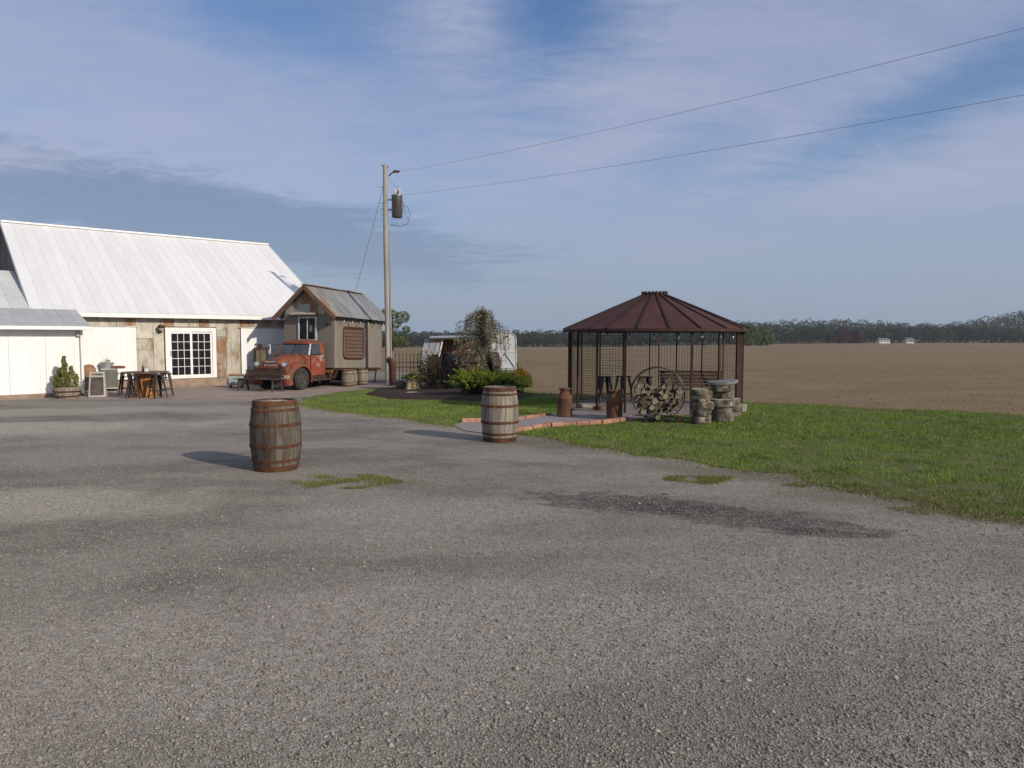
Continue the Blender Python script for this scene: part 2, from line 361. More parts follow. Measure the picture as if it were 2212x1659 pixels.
M['shingle'] = mat('far_roof', (.17,.16,.16), None, 1, rough=.9)
M['yellowed'] = mat('yellowed_panel', (.12,.10,.05), (.085,.065,.035), 4, rough=.5, c3=(.06,.035,.025), s3=3)
M['coolerlid'] = mat('rusty_cooler_lid', (.33,.16,.11), (.24,.11,.08), 4, rough=.7)
M['coolerside'] = mat('pale_green_cooler', (.33,.37,.34), (.25,.28,.26), 4, rough=.6, c3=(.22,.12,.08), s3=3, lo3=.6, hi3=.7)
M['chalk'] = mat('dark_board', (.10,.075,.068), (.05,.04,.038), 3, rough=.7)
M['terra'] = mat('terracotta', (.24,.105,.075), (.17,.075,.055), 5, rough=.85)
M['shackroof'] = mat('old_corrugated_roof', (.27,.275,.275), (.20,.205,.205), 1.6, (1,3,1), rough=.5, metal=.3, c3=(.16,.10,.07), s3=1.4, lo3=.62, hi3=.78, var=.12)
M['roofrust'] = mat('rust_stained_roof', (.27,.265,.255), (.19,.16,.14), 1.6, (1,3,1), rough=.6, metal=.2, c3=(.24,.12,.06), s3=1.3, lo3=.50, hi3=.62)
M['rakewood'] = mat('brown_rake_board', (.17,.085,.05), (.11,.06,.037), 3, rough=.8, var=.2)
M['cribrib'] = mat('dark_roof_rib', (.032,.014,.013), (.024,.011,.011), 4, rough=.75)
M['cribpost'] = mat('rusty_crib_post', (.058,.025,.018), (.034,.016,.013), 5, (1,1,.4), rough=.8, c3=(.13,.06,.03), s3=4, lo3=.55, hi3=.7, var=.1)
M['canrust'] = mat('rusty_can', (.128,.058,.028), (.08,.036,.02), 4, (1,1,.6), rough=.75, c3=(.18,.095,.042), s3=2.6, lo3=.55, hi3=.72, var=.12, bump=.15)
M['stumpwood'] = mat('tan_stump', (.36,.285,.17), (.25,.19,.11), 5, (3,3,.5), rough=.9, bump=.4)
M['sillstone'] = mat('tan_foundation', (.30,.225,.165), (.22,.165,.12), 4, rough=.9, bump=.3)
M['rustmid'] = mat('brown_guard_rust', (.095,.038,.028), (.06,.026,.022), 5, rough=.85, c3=(.13,.06,.035), s3=4)
M['boardframe'] = mat('dull_white_frame', (.44,.43,.39), (.34,.33,.30), 5, rough=.7)
M['tanlid'] = mat('tan_brown_lid', (.30,.175,.095), (.20,.11,.06), 4, rough=.7)
M['truckglass'] = mat('sky_tinted_truck_glass', (.045,.05,.06), (.07,.075,.085), 3, rough=.16, spec=.6, fine=.1)  # blue-grey base colour stands in for sky reflected in the panes
M['leaf_far'] = leafmat('far_leaf', .5, .9)
# ------------------------------------------------------------------ ground sheets
def sstep(a, b, x): t = np.clip((np.asarray(x, float)-a)/(b-a), 0, 1); return t*t*(3-2*t)
def terrain(x, y):
    x = np.asarray(x, float); y = np.asarray(y, float)
    q = np.where(y > 1, x/np.maximum(y, 1), 0)
    far = -4.3+2.6*sstep(.05, .5, q)
    z = -.06+far*sstep(60, 480, y)-.2*sstep(11,23,y)*sstep(1.5,-3.5,x)
    hill = 3.5+7*sstep(.12, .34, q)-4.0*sstep(.46, .57, q)*sstep(.75, .60, q)+19*sstep(.58, .80, q)+5*sstep(-.2, -.5, q)
    return z+hill*sstep(500, 800, y)
def field_material():
    m, nt, b = newmat('tilled_soil'); vec, _ = ncoord(nt, (1,1,1), False, True)
    b.inputs['Roughness'].default_value = .95; b.inputs['Specular IOR Level'].default_value = .1
    big = nnoise(nt, ncoord(nt, (.012,.035,1), False, True)[0], 1, 4, .5)
    mid = nnoise(nt, ncoord(nt, (.22,.55,1), False, True)[0], 1, 7, .65)
    fine = nnoise(nt, vec, 2.6, 7, .72)
    c = nmix(nt, nramp(nt, big, .35, .65), (.208,.155,.090), (.174,.129,.074))
    c = nmix(nt, nramp(nt, mid, .40, .66), c, (.23,.173,.102))
    c = nmix(nt, nramp(nt, fine, .52, .74, 0, .6), c, (.10,.070,.043))
    c = nmix(nt, nramp(nt, nnoise(nt, vec, 4.5, 5, .8), .56, .70, 0, .65), c, (.27,.205,.13)); c = nmix(nt, nramp(nt, nnoise(nt, ncoord(nt, (.9,2.4,1), False, True)[0], 1.6, 7, .8), .54, .70, 0, .55), c, (.10,.072,.045))
    nt.links.new(c, b.inputs['Base Color']); nbump(nt, nnoise(nt, vec, 3.2, 8, .72), .6, .08, b)
    return m
def ellipse(nt, cx, cy, rx, ry, ang, amt=.9, nscale=1.6, soft=.55):
    g = nt.nodes.new('ShaderNodeNewGeometry'); s = nt.nodes.new('ShaderNodeSeparateXYZ'); nt.links.new(g.outputs['Position'], s.inputs[0])
    dx = nmath(nt, 'SUBTRACT', s.outputs[0], cx); dy = nmath(nt, 'SUBTRACT', s.outputs[1], cy); c, n = math.cos(ang), math.sin(ang)
    u = nmath(nt, 'DIVIDE', nmath(nt, 'ADD', nmath(nt,'MULTIPLY',dx,c), nmath(nt,'MULTIPLY',dy,n)), rx)
    v = nmath(nt, 'DIVIDE', nmath(nt, 'SUBTRACT', nmath(nt,'MULTIPLY',dy,c), nmath(nt,'MULTIPLY',dx,n)), ry)
    d = nmath(nt, 'SQRT', nmath(nt, 'ADD', nmath(nt,'MULTIPLY',u,u), nmath(nt,'MULTIPLY',v,v)))
    d = nmath(nt, 'ADD', d, nmath(nt, 'MULTIPLY', nmath(nt, 'SUBTRACT', nnoise(nt, g.outputs['Position'], nscale, 6, .65), .5), amt*2))
    return nramp(nt, d, 1-soft, 1+soft*.5, 1, 0)
def gravel_material(name, base, alt, warm, masks):
    m, nt, b = newmat(name); vec, _ = ncoord(nt, (1,1,1), False, True)
    b.inputs['Roughness'].default_value = .93; b.inputs['Specular IOR Level'].default_value = .15
    big = nnoise(nt, ncoord(nt, (.22,.40,1), False, True)[0], 1, 5, .6, .5)
    mid = nnoise(nt, ncoord(nt, (1.3,2.2,1), False, True)[0], 1, 6, .6, .4)
    c = nmix(nt, nramp(nt, big, .40, .60), base, alt); c = nmix(nt, nramp(nt, mid, .45, .68, 0, .5), c, warm)
    for (args, col, amt) in masks:
        f_ = nmath(nt, 'MULTIPLY', ellipse(nt, *args), amt)
        if col[0] < .08: f_ = nmath(nt, 'MULTIPLY', f_, nramp(nt, nnoise(nt, ncoord(nt, (1,2,1), False, True)[0], 5.5, 6, .7, .6), .34, .56, .42, 1.0))
        c = nmix(nt, f_, c, col)
    vo = nt.nodes.new('ShaderNodeTexVoronoi'); vo.inputs['Scale'].default_value = 85; nt.links.new(vec, vo.inputs['Vector'])
    hs = nt.nodes.new('ShaderNodeSeparateColor'); nt.links.new(vo.outputs['Color'], hs.inputs[0])
    val = nramp(nt, hs.outputs[0], 0, 1, .76, 1.22)
    edge = nramp(nt, vo.outputs['Distance'], .35, .75, 1.0, .75)
    val = nmath(nt, 'MULTIPLY', val, edge)
    val = nmath(nt, 'MULTIPLY', val, nramp(nt, nnoise(nt, vec, 14, 4, .7), .25, .75, .80, 1.20))
    cc = nt.nodes.new('ShaderNodeCombineColor')
    for i in range(3): nt.links.new(val, cc.inputs[i])
    c = nmix(nt, 1.0, c, cc.outputs[0], 'MULTIPLY')
    nt.links.new(c, b.inputs['Base Color'])
    h = nmath(nt, 'SUBTRACT', nramp(nt, nnoise(nt, vec, 30, 4, .6), .2, .8), nmath(nt, 'MULTIPLY', vo.outputs['Distance'], 1.2))
    nbump(nt, h, .40, .012, b)
    return m
M['field'] = field_material()
M['gravel'] = gravel_material('lot_gravel', (.282,.258,.216), (.188,.170,.142), (.32,.29,.236), [
    ((-11.0,13.6,7,1.5,R(8),.8,.6), (.42,.385,.31), .85), ((-13,17,8,1.6,R(22),.7,.6), (.42,.38,.31), .7), ((-4.9,7.3,2.1,.75,R(6),.8,1.1), (.43,.40,.31), .8), ((-1.2,3.9,2.6,1.1,R(12),.9,.9), (.40,.36,.31), .6), ((2.4,4.4,1.6,.6,R(-15),.9,1.1), (.36,.32,.28), .5),
    ((-.6,6.9,1.6,.8,R(10),.9,1.2), (.36,.335,.30), .6), ((-2.6,16.5,2.4,1.2,R(-25),.8,.9), (.34,.29,.225), .7), ((-4.6,20.0,3.2,.8,R(25),.7,.9), (.34,.28,.195), .7),
    ((1.2,7.35,1.05,.45,R(-20),1.35,3.4,.22), (.05,.05,.05), .75), ((2.2,6.75,1.15,.42,R(-30),1.4,3.0,.22), (.055,.05,.052), .72), ((2.75,6.2,.42,.16,R(-14),.6,3,.2), (.05,.046,.046), .7),
    ((5.2,6.6,2.6,.7,R(-32),.8,1.5), (.15,.125,.085), .8), ((3.2,8.6,2.2,.35,R(-33),.8,1.5), (.17,.14,.10), .7), ((.9,11.4,1.6,.3,R(-28),.8,1.8), (.18,.15,.11), .6)])
M['patio'] = gravel_material('patio_gravel', (.36,.29,.25), (.31,.245,.21), (.40,.34,.285), [])
M['pathgravel'] = gravel_material('path_gravel', (.30,.26,.25), (.25,.215,.205), (.33,.30,.275), [])
M['mulch'] = mat('bark_mulch', (.050,.028,.020), (.030,.018,.014), 9, rough=1, c3=(.085,.05,.033), s3=14, bump=1, bscale=40, bdist=.03)
M['turf'] = mat('turf_soil', (.11,.125,.035), (.08,.09,.03), 3, rough=1, c3=(.15,.12,.065), s3=1.8, lo3=.50, hi3=.68, bump=.6, bscale=30, bdist=.02)

ys = np.concatenate([np.linspace(-60, 60, 81), np.geomspace(64, 3200, 60)])
ts = np.linspace(-1, 1, 61)
mb = MB(); vv = []
for yy in ys:
    half = 90+abs(yy)*1.6
    for t in ts:
        x = t*half; vv.append((x, yy, float(terrain(x, yy))))
k = len(ts); ff = [(j*k+i, j*k+i+1, (j+1)*k+i+1, (j+1)*k+i) for j in range(len(ys)-1) for i in range(k-1)]
mb.add(vv, ff); kind(mb.build('field', M['field'], smooth=True), 'structure')

def wobble(pts, step=.35, amp=.09, sm=0):
    out = []; n = len(pts)
    for i in range(n):
        a, b = Vector(pts[i][:2]), Vector(pts[(i+1)%n][:2]); d = b-a; m = max(1, int(d.length/step)) if d.length < 14 else 1
        nrm = Vector((-d.y, d.x)).normalized()
        for j in range(m):
            p = a+d*(j/m); out.append(p+nrm*(mnoise.noise(Vector((p.x*1.1, p.y*1.1, 3.3)))*amp*2+mnoise.noise(Vector((p.x*4, p.y*4, 7)))*amp*.6))
    return out
def inside(poly, x, y):
    P = np.array([(p[0], p[1]) for p in poly]); x = np.asarray(x); y = np.asarray(y); r = np.zeros(x.shape, bool); j = len(P)-1
    for i in range(len(P)):
        (xi, yi), (xj, yj) = P[i], P[j]
        if yi != yj: r ^= ((yi > y) != (yj > y)) & (x < (xj-xi)*(y-yi)/(yj-yi)+xi)
        j = i
    return r
def sheet(name, pts, z, m, step=1.0):
    from mathutils.geometry import delaunay_2d_cdt
    P = [Vector((p[0], p[1])) for p in pts]; n = len(P)
    gx, gy = np.meshgrid(np.arange(max(-30, min(p.x for p in P)), max(p.x for p in P), step), np.arange(max(0, min(p.y for p in P)), min(38, max(p.y for p in P)), step))
    gx, gy = gx.ravel()+.137, gy.ravel()+.071; ok = inside(pts, gx, gy)
    V, E, F, _, _, _ = delaunay_2d_cdt(P+[Vector((float(x), float(y))) for x, y in zip(gx[ok], gy[ok])], [(i, (i+1) % n) for i in range(n)], [tuple(range(n))], 1, 1e-4)
    mb = MB(); mb.add([(v.x, v.y, GZ(v.x, v.y)+z) for v in V], F); o = mb.build(name, m, None, True)
    if o.data.polygons[0].normal.z < 0: o.data.flip_normals()
    return kind(o, 'structure')
LOT = [(-60,-25),(28,-25),(28,0),(8,4.2),(4.7,7.5),(2,12),(0,16),(-2.5,24.5),(-4.3,28.6),(-4.9,40),(-60,40)]
sheet('gravel_lot', LOT, 0, M['gravel'])
Bdir = Vector((.7507,.6606,0)); Bout = Vector((.6606,-.7507,0)); B0 = Vector((-12.55,28.2,0)); GB = -.205
PATIO = wobble([tuple((B0+Bdir*a+Bout*b)[:2]) for a, b in ((-12,2.75),(-5.2,3.0),(-4.4,4.5),(-2.6,6.6),(-.8,8.2),(1.2,7.6),(3.0,6.4),(6.5,5.2),(6.5,-.05),(-12,-.05))], .5, .12)
sheet('patio', PATIO, .0035, M['patio'])
lawn_pts = [D(660,861),D(725,849),D(790,843),D(838,838),D(925,837)]+[Vector(p) for p in ((-2.9,31,0),(-2.6,38,0),(.2,38,0),(.35,25,0),(.65,22.3,0),(3,21.2,0),(6,19.0,0),(11,15.8,0),(18,11.6,0),(34,3,0),(20,-3,0),(7.2,4.7,0))]
lawn_pts += [D(2212,1118),D(2020,1092),D(1830,1058),D(1700,1026),D(1500,996),D(1300,970),D(1120,940),D(1045,928),D(1000,922),D(960,918),D(870,905),D(760,892),D(690,884),D(640,876),D(645,868)]
LAWN = wobble(lawn_pts, .22, .17)
sheet('lawn', LAWN, .007, M['turf'])
# path to the crib and its round floor
CRIB = Vector((3.52, 17.9, 0)); RC = 2.11
up_line = [G(461.7,422.6), G(481.4,421.7), G(519.4,419.9), G(549,415.4)]
lo_line = [G(512,433.0), G(546.7,427.5), G(570.8,426.0), G(604.5,424.0), G(630.6,420.5)]
PATH = [tuple(p[:2]) for p in up_line]+[(1.4,16.6),(2.4,17.6),(3.6,17.0),(3.3,15.6)]+[tuple(p[:2]) for p in reversed(lo_line)]+[(-.15,12.35),(-.9,13.2),(-1.15,14.1)]
sheet('gravel_path', PATH, .0115, M['pathgravel'])
FLOOR = [(CRIB.x+2.22*math.cos(t*math.pi/24), CRIB.y+2.22*math.sin(t*math.pi/24)) for t in range(48)]
sheet('crib_floor', FLOOR, .016, M['pathgravel'])
# mulch bed: low mound
BED = wobble([D(785,852),D(815,842),D(880,836),D(960,832),D(1060,836),D(1130,846),D(1150,856),D(1120,866),D(1040,868),D(930,864),D(840,862)], .25, .06)
mb = MB(); cxy = sum((Vector((p[0],p[1])) for p in BED), Vector((0,0)))/len(BED); n = len(BED); vs_ = []
for j, f in enumerate((1, .93, .8, .5)): vs_ += [(cxy.x+(p[0]-cxy.x)*f, cxy.y+(p[1]-cxy.y)*f, (.012,.055,.085,.10)[j]+GZ(cxy.x+(p[0]-cxy.x)*f, cxy.y+(p[1]-cxy.y)*f)) for p in BED]
vs_.append((cxy.x, cxy.y, .11+GZ(cxy.x, cxy.y)))
fs_ = [(j*n+i, j*n+(i+1)%n, (j+1)*n+(i+1)%n, (j+1)*n+i) for j in range(3) for i in range(n)]+[(3*n+i, 3*n+(i+1)%n, 4*n) for i in range(n)]
mb.add(vs_, fs_); kind(mb.build('mulch_bed', M['mulch'], smooth=True), 'structure')

# brick edging
def polyline_at(pts, s):
    for a, b in zip(pts, pts[1:]):
        l = (b-a).length
        if s <= l: return a+(b-a)*(s/l), (b-a).normalized()
        s -= l
    return pts[-1], (pts[-1]-pts[-2]).normalized()
bme = MB().box((0,0,0), (.268,.10,.085)).mesh('brick', M['brick'])
for line, lab in ((up_line, 'short row of red edging bricks on the far side of the gravel path'), (lo_line, 'long row of red edging bricks between the gravel path and the front lawn')):
    t = thing('brick_edging', lab, 'brick edging', line[0].copy(), 0, 'red brick rows along the path'); total = sum((b-a).length for a, b in zip(line, line[1:])); s = .14
    while s < total:
        p, d = polyline_at(line, s); q = p-line[0]
        put('brick', bme, t, .008, (q.x+rng.uniform(-.008,.008), q.y+rng.uniform(-.008,.008), .042+rng.uniform(-.008,.008)), (rng.uniform(-.03,.03), rng.uniform(-.03,.03), math.atan2(d.y, d.x)+rng.uniform(-.04,.04)))
        s += .278

# ------------------------------------------------------------------ barn
BRZ = math.atan2(Bdir.y, Bdir.x)
barn = thing('barn', 'long barn with white metal roof and patchwork tin front wall', 'barn', B0, BRZ)
X0, X1 = -5.12, 5.75
mb = MB(); mb.bb(X0, X1, .06, 12.9, -.22, 2.5); mb.build('wall', M['gable'], barn)
mb = MB()
for x, xx in ((X0, X0+.06), (X1-.06, X1)): mb.add([(x,.06,2.5),(x,12.9,2.5),(x,6.5,6.26),(xx,.06,2.5),(xx,12.9,2.5),(xx,6.5,6.26)], [(0,2,1),(3,4,5),(0,3,5,2),(2,5,4,1)])
mb.build('gable', M['gable'], barn)
bme = MB()
n = 18
for i in range(n):
    y0 = .1+12.7*i/n; y1 = y0+12.7/n-.03; zt = lambda y: 2.45+3.75*(1-abs(y-6.5)/6.5)
    MB().hexa([(X0-.03,y0,.1),(X0,y0,.1),(X0,y1,.1),(X0-.03,y1,.1),(X0-.03,y0,zt(y0)),(X0,y0,zt(y0)),(X0,y1,zt(y1)),(X0-.03,y1,zt(y1))]).build('gable_board', M['gable'], barn)
# roof: separate sheets with a raised rib
ex0, ex1 = X0-.12, X1+.12; ey, ez, ry, rz_ = -.32, 2.60, 6.5, 6.40; npan = 33; pw = (ex1-ex0)/npan
sl_ = Vector((0, ry-ey, rz_-ez)); sn = Vector((0,-sl_.z,sl_.y)).normalized(); th = .03
def roof_sheet(w, sl, sn, mat_, parent, name='roof_panel', ribs=1):
    m_ = MB(); a = Vector((.0008,0,0)); b = Vector((w-.0008,0,0)); m_.hexa([a,b,b+sl,a+sl,a+sn*th,b+sn*th,b+sl+sn*th,a+sl+sn*th])
    for r in range(ribs):
        rx = (r+.5)*w/ribs-.5*w/ribs+.012; p = Vector((rx,0,0)); q = p+Vector((.028,0,0))
        m_.hexa([p+sn*th,q+sn*th,q+sl+sn*th,p+sl+sn*th,p+sn*(th+.008)+Vector((.008,0,0)),q+sn*(th+.008)-Vector((.008,0,0)),q+sl+sn*(th+.008)-Vector((.008,0,0)),p+sl+sn*(th+.008)+Vector((.008,0,0))])
    return m_.mesh(name, mat_)
rme = roof_sheet(pw, sl_, sn, M['roofwhite'], barn)
slb = Vector((0,-(ry-ey),rz_-ez)); snb = Vector((0,slb.z,-slb.y)).normalized(); snb = -snb if snb.z < 0 else snb
rmb = roof_sheet(pw, slb, snb, M['roofwhite'], barn)
for i in range(npan):
    put('roof_panel', rme, barn, 0, (ex0+pw*i, ey, ez)); put('roof_panel', rmb, barn, 0, (ex0+pw*i, 13.0-ey, ez))
MB().bb(ex0-.02, ex1+.02, ry-.16, ry+.16, rz_+.0, rz_+.075).build('ridge_cap', M['white'], barn, bevel=.02)
MB().bb(ex0, ex1, ey-.03, ey+.02, ez-.15, ez-.004).build('fascia', M['white'], barn)
MB().bb(ex0, ex1, ey+.022, .02, ez-.13, ez-.10).build('soffit', M['white'], barn)
for x in (ex0-.03, ex1+.005):
    for s in (1,-1):
        yb = ey if s == 1 else 13.0-ey
        MB().beam((x+.012, yb, ez-.04), (x+.012, ry, rz_-.04), .025, .17).build('rake_board', M['white'], barn)
# patchwork tin sheets on the front
def tin(x0, x1, z0, z1, mk, proud=0.0):
    t_ = MB(); g = .006; y0 = .02-proud; t_.bb(x0+g, x1-g, y0, .055, z0+g, z1-g)
    w = x1-x0; k_ = max(2, int(w/.13))
    for i in range(k_):
        xr = x0+w*(i+.5)/k_; t_.bb(xr-.012, xr+.012, y0-.008, y0, z0+g, z1-g)
    t_.build('tin_sheet', M[mk], barn)
cols_ = [(-1.95,-1.36,(.12,1.25,1.68,2.5),('galv','galvrust','galv')), (-1.36,-.98,(.12,1.9,2.5),('galv','galv')), (.98,1.36,(.12,1.75,2.02,2.5),('galvrust','galvgreen','galv')), (1.36,1.93,(.12,2.5),('galv',)),
         (-.98,-.62,(2.13,2.5),('galvrust',)), (-.62,-.10,(2.13,2.5),('galv',)), (-.10,.34,(2.13,2.5),('galv',)), (.34,.70,(2.13,2.5),('galvrust',)), (.70,.98,(2.13,2.5),('galv',)),
         (-5.3,-4.55,(.12,1.2,2.5),('galv','galvrust')), (-4.55,-3.9,(.12,2.5),('galvgreen',)), (-3.9,-3.2,(2.13,2.5),('galvgreen',)), (-3.2,-2.6,(2.13,2.5),('galv',)), (-2.6,-1.95,(2.13,2.5),('galvrust',)),
         (1.93,2.5,(2.13,2.5),('galvrust',)), (2.5,3.2,(2.13,2.5),('galv',)), (3.2,4.05,(2.13,2.5),('galv',)), (4.05,4.7,(.12,2.5),('galv',)), (4.7,5.3,(.12,1.4,2.5),('galvrust','galv')), (5.3,5.88,(.12,2.5),('galvgreen',))]
for i, (a, b, zs, ms) in enumerate(cols_):
    for j, m_ in enumerate(ms): tin(a, b, zs[j], zs[j+1], m_, .006*((i+j) % 2))
mb = MB(); mb.bb(X0, X1, -.03, .058, -.22, .115); mb.build('sill', M['sillstone'], barn)
for a, b in ((-3.9,-1.96), (1.95,4.04)):
    d_ = MB(); d_.bb(a, b, -.035, .012, .16, 2.10).build('barn_door', M['white'], barn, bevel=.006)
    k_ = 9
    r_ = MB()
    for i in range(k_): r_.bb(a+.1+(b-a-.2)*i/(k_-1)-.01, a+.1+(b-a-.2)*i/(k_-1)+.01, -.043, -.036, .19, 2.07)
    r_.build('door_rib', M['white'], barn)
    MB().bb(a-.08, b+.05, -.06, -.02, 2.105, 2.15).build('door_track', M['acpale'], barn)
# sliding patio door
pd = MB()
for (a, b, z0, z1) in ((-.95,-.80,.13,2.10),(.80,.95,.13,2.10),(-.80,.80,1.94,2.10),(-.80,.80,.13,.20)): pd.bb(a, b, -.05, .05, z0, z1)
pd = pd.build('patio_door', M['white'], barn, bevel=.008)
gme = {}
for s, (a, b) in enumerate(((-.795,.02), (-.02,.795))):
    y = -.008 if s else -.03
    f = MB(); fw = .065
    for (p, q, z0, z1) in ((a,a+fw,.205,1.935),(b-fw,b,.205,1.935),(a+fw,b-fw,1.935-fw,1.935),(a+fw,b-fw,.205,.205+fw)): f.bb(p, q, y, y+.022, z0, z1)
    gw, gh = (b-a-2*fw)/3, (1.73-2*fw)/5
    for i in (1,2): f.bb(a+fw+gw*i-.009, a+fw+gw*i+.009, y+.002, y+.016, .205+fw, 1.935-fw)
    for j in range(1,5): f.bb(a+fw, b-fw, y+.003, y+.015, .205+fw+gh*j-.009, .205+fw+gh*j+.009)
    sash = f.build('door_sash', M['white'], pd)
    for i in range(3):
        for j in range(5):
            MB().bb(a+fw+gw*i+.001, a+fw+gw*(i+1)-.001, y+.017, y+.021, .205+fw+gh*j+.001, .205+fw+gh*(j+1)-.001).build('pane', M['glass_dark'], pd)
MB().tube([(-.76,-.035,1.0),(-.76,-.075,1.02),(-.76,-.075,1.2),(-.76,-.035,1.22)], .012, 8).build('door_handle', M['acpale'], pd)
# lower wing behind the shed
wing = thing('barn_wing', 'lower wing with pale worn metal roof at the barn gable end', 'barn wing', B0+Bdir*(X0-2.9), BRZ)
mb = MB(); mb.bb(-4, 2.82, .1, 7.1, -.22, 2.66); mb.add([(-4,.1,2.66),(-4,7.1,2.66),(-4,3.6,4.05),(2.82,.1,2.66),(2.82,7.1,2.66),(2.82,3.6,4.05)], [(0,2,1),(3,4,5)]); mb.build('wall', M['white'], wing)
wl = Vector((0,3.8,1.52)); wn = Vector((0,-1.52,3.8)).normalized(); wme = roof_sheet(.61, wl, wn, M['roofpale'], wing)
wlb = Vector((0,-3.8,1.52)); wnb = Vector((0,1.52,3.8)).normalized(); wmb = roof_sheet(.61, wlb, wnb, M['roofpale'], wing)
for i in range(11): put('roof_panel', wme, wing, 0, (-3.9+.61*i, -.2, 2.68)); put('roof_panel', wmb, wing, 0, (-3.9+.61*i, 7.4, 2.68))
# white shed in front
shed = thing('white_shed', 'low white metal shed with grey roof at the left edge', 'shed', B0+Bdir*(-4.17)+Bout*2.33+Vector((0,0,GB)), BRZ); shed.scale = (1.118,)*3
mb = MB(); mb.bb(-7, -.02, .03, 1.76, .0, 2.0); mb.add([(-7,.03,2.0),(-7,1.76,2.0),(-7,1.76,2.44),(-.02,.03,2.0),(-.02,1.76,2.0),(-.02,1.76,2.44)], [(0,2,1),(3,4,5),(1,2,5,4)]); mb.build('wall', M['white'], shed)
pme = MB(); pme.bb(.004,.866,0,.028,.12,1.93)
for i in range(4): pme.bb(.06+.22*i,.085+.22*i,-.012,0,.12,1.93)
pme = pme.mesh('wall_panel', M['white'])
for i in range(8): put('wall_panel', pme, shed, 0, (-7+.87*i, 0, 0))
MB().bb(-7,-.0,-.01,.03,0,.115).build('base_strip', M['sillstone'], shed)
MB().bb(-.05,.03,-.03,.03,.12,1.97).build('corner_trim', M['white'], shed)
MB().tube([(-.02,-.22,1.98),(-.02,-.08,1.86),(-.02,-.065,1.7),(-.02,-.065,.2),(-.02,-.16,.08)], .035, 10).build('downspout', M['white'], shed, True)
MB().lathe([(0,-.02),(.05,-.02),(.06,.04),(.035,.1),(0,.1)], 12, (-.1,-.07,1.78)).build('wall_light', M['acpale'], shed, True)
sll = Vector((0,2.1,.54)); snn = Vector((0,-.54,2.1)).normalized(); sme = roof_sheet(.9, sll, snn, M['roofgrey'], shed, ribs=3)
sllb = Vector((0,-2.1,.54)); snnb = Vector((0,.54,2.1)).normalized(); smb = roof_sheet(.9, sllb, snnb, M['roofgrey'], shed, ribs=3)
for i in range(8): put('roof_panel', sme, shed, 0, (-7.0+.9*i, -.3, 2.02))
MB().bb(-7,.2,-.42,-.302,1.935,2.035).build('gutter', M['white'], shed, bevel=.015)
MB().bb(-7,.18,-.3,.02,1.96,1.985).build('soffit', M['white'], shed)
# ------------------------------------------------------------------ barrels
def barrel_r(h, H, r_end, r_mid): t = 2*h/H-1; return r_mid-(r_mid-r_end)*t*t
def make_barrel(name, label, cat, loc, rz, H, r_end, r_mid, wood, hoop, group, nst=26, hoops=((0,.085),(.13,.172),(.335,.385),(.635,.685),(.85,.892),(.925,1.0)), seed=1):
    t = thing(name, label, cat, loc, rz, group); rg = random.Random(seed)
    ws = [rg.uniform(.75, 1.3) for _ in range(nst)]; tot = sum(ws); a = 0
    for w in ws:
        da = 2*math.pi*w/tot; a0, a1 = a+.006, a+da-.006; a += da; dr = rg.uniform(-.004, .003); secs = []
        for i in range(9):
            h = H*i/8; r = barrel_r(h, H, r_end, r_mid)+dr; ri = r-.028
            secs.append([(r*math.cos(a0),r*math.sin(a0),h),(r*math.cos((a0+a1)/2)*1.004,r*math.sin((a0+a1)/2)*1.004,h),(r*math.cos(a1),r*math.sin(a1),h),(ri*math.cos(a1),ri*math.sin(a1),h),(ri*math.cos(a0),ri*math.sin(a0),h)])
        MB().loft(secs).build('stave', wood, t)
    for z0, z1 in hoops:
        pr = []
        for z in (z0*H+.002, (z0+z1)/2*H, z1*H-.002): pr.append((barrel_r(z, H, r_end, r_mid)+.007, z))
        pr = [(pr[0][0]-.012, pr[0][1])]+pr+[(pr[-1][0]-.012, pr[-1][1])]
        h_ = MB().lathe(pr, 40).build('hoop', hoop, t, True)
        zc = (z0+z1)/2*H; rr = barrel_r(zc, H, r_end, r_mid)+.009; aa = rg.uniform(3.6, 5.8)
        MB().box((rr*math.cos(aa), rr*math.sin(aa), zc), (.012,.012,.012), (0,0,aa)).build('rivet', hoop, h_)
    k = 7; re = r_end-.02
    for i in range(k):
        x0 = -re+2*re*i/k+.002; x1 = -re+2*re*(i+1)/k-.002; pts = []
        for x in (x0, x1):
            y = math.sqrt(max(re*re-x*x, 1e-4)); pts.append((x, y))
        (xa, ya), (xb, yb) = pts
        MB().poly([(xa,-ya),(xb,-yb),(xb,yb),(xa,ya)], H-.045, H-.025).build('head_board', M['cut'] if wood is M['stavegrey'] else wood, t)
    return t
make_barrel('barrel', 'dark grey oak barrel with rusty hoops standing nearest on the gravel', 'barrel', G(276.3, 468.8), .4, .905, .268, .322, M['stavegrey'], M['hoop'], 'weathered oak barrels on the lot', seed=3)
make_barrel('barrel', 'silvery grey oak barrel at the start of the brick edged path', 'barrel', G(499.8, 440.6), 1.9, .90, .262, .312, M['staveold'], M['hoop'], 'weathered oak barrels on the lot', seed=9)

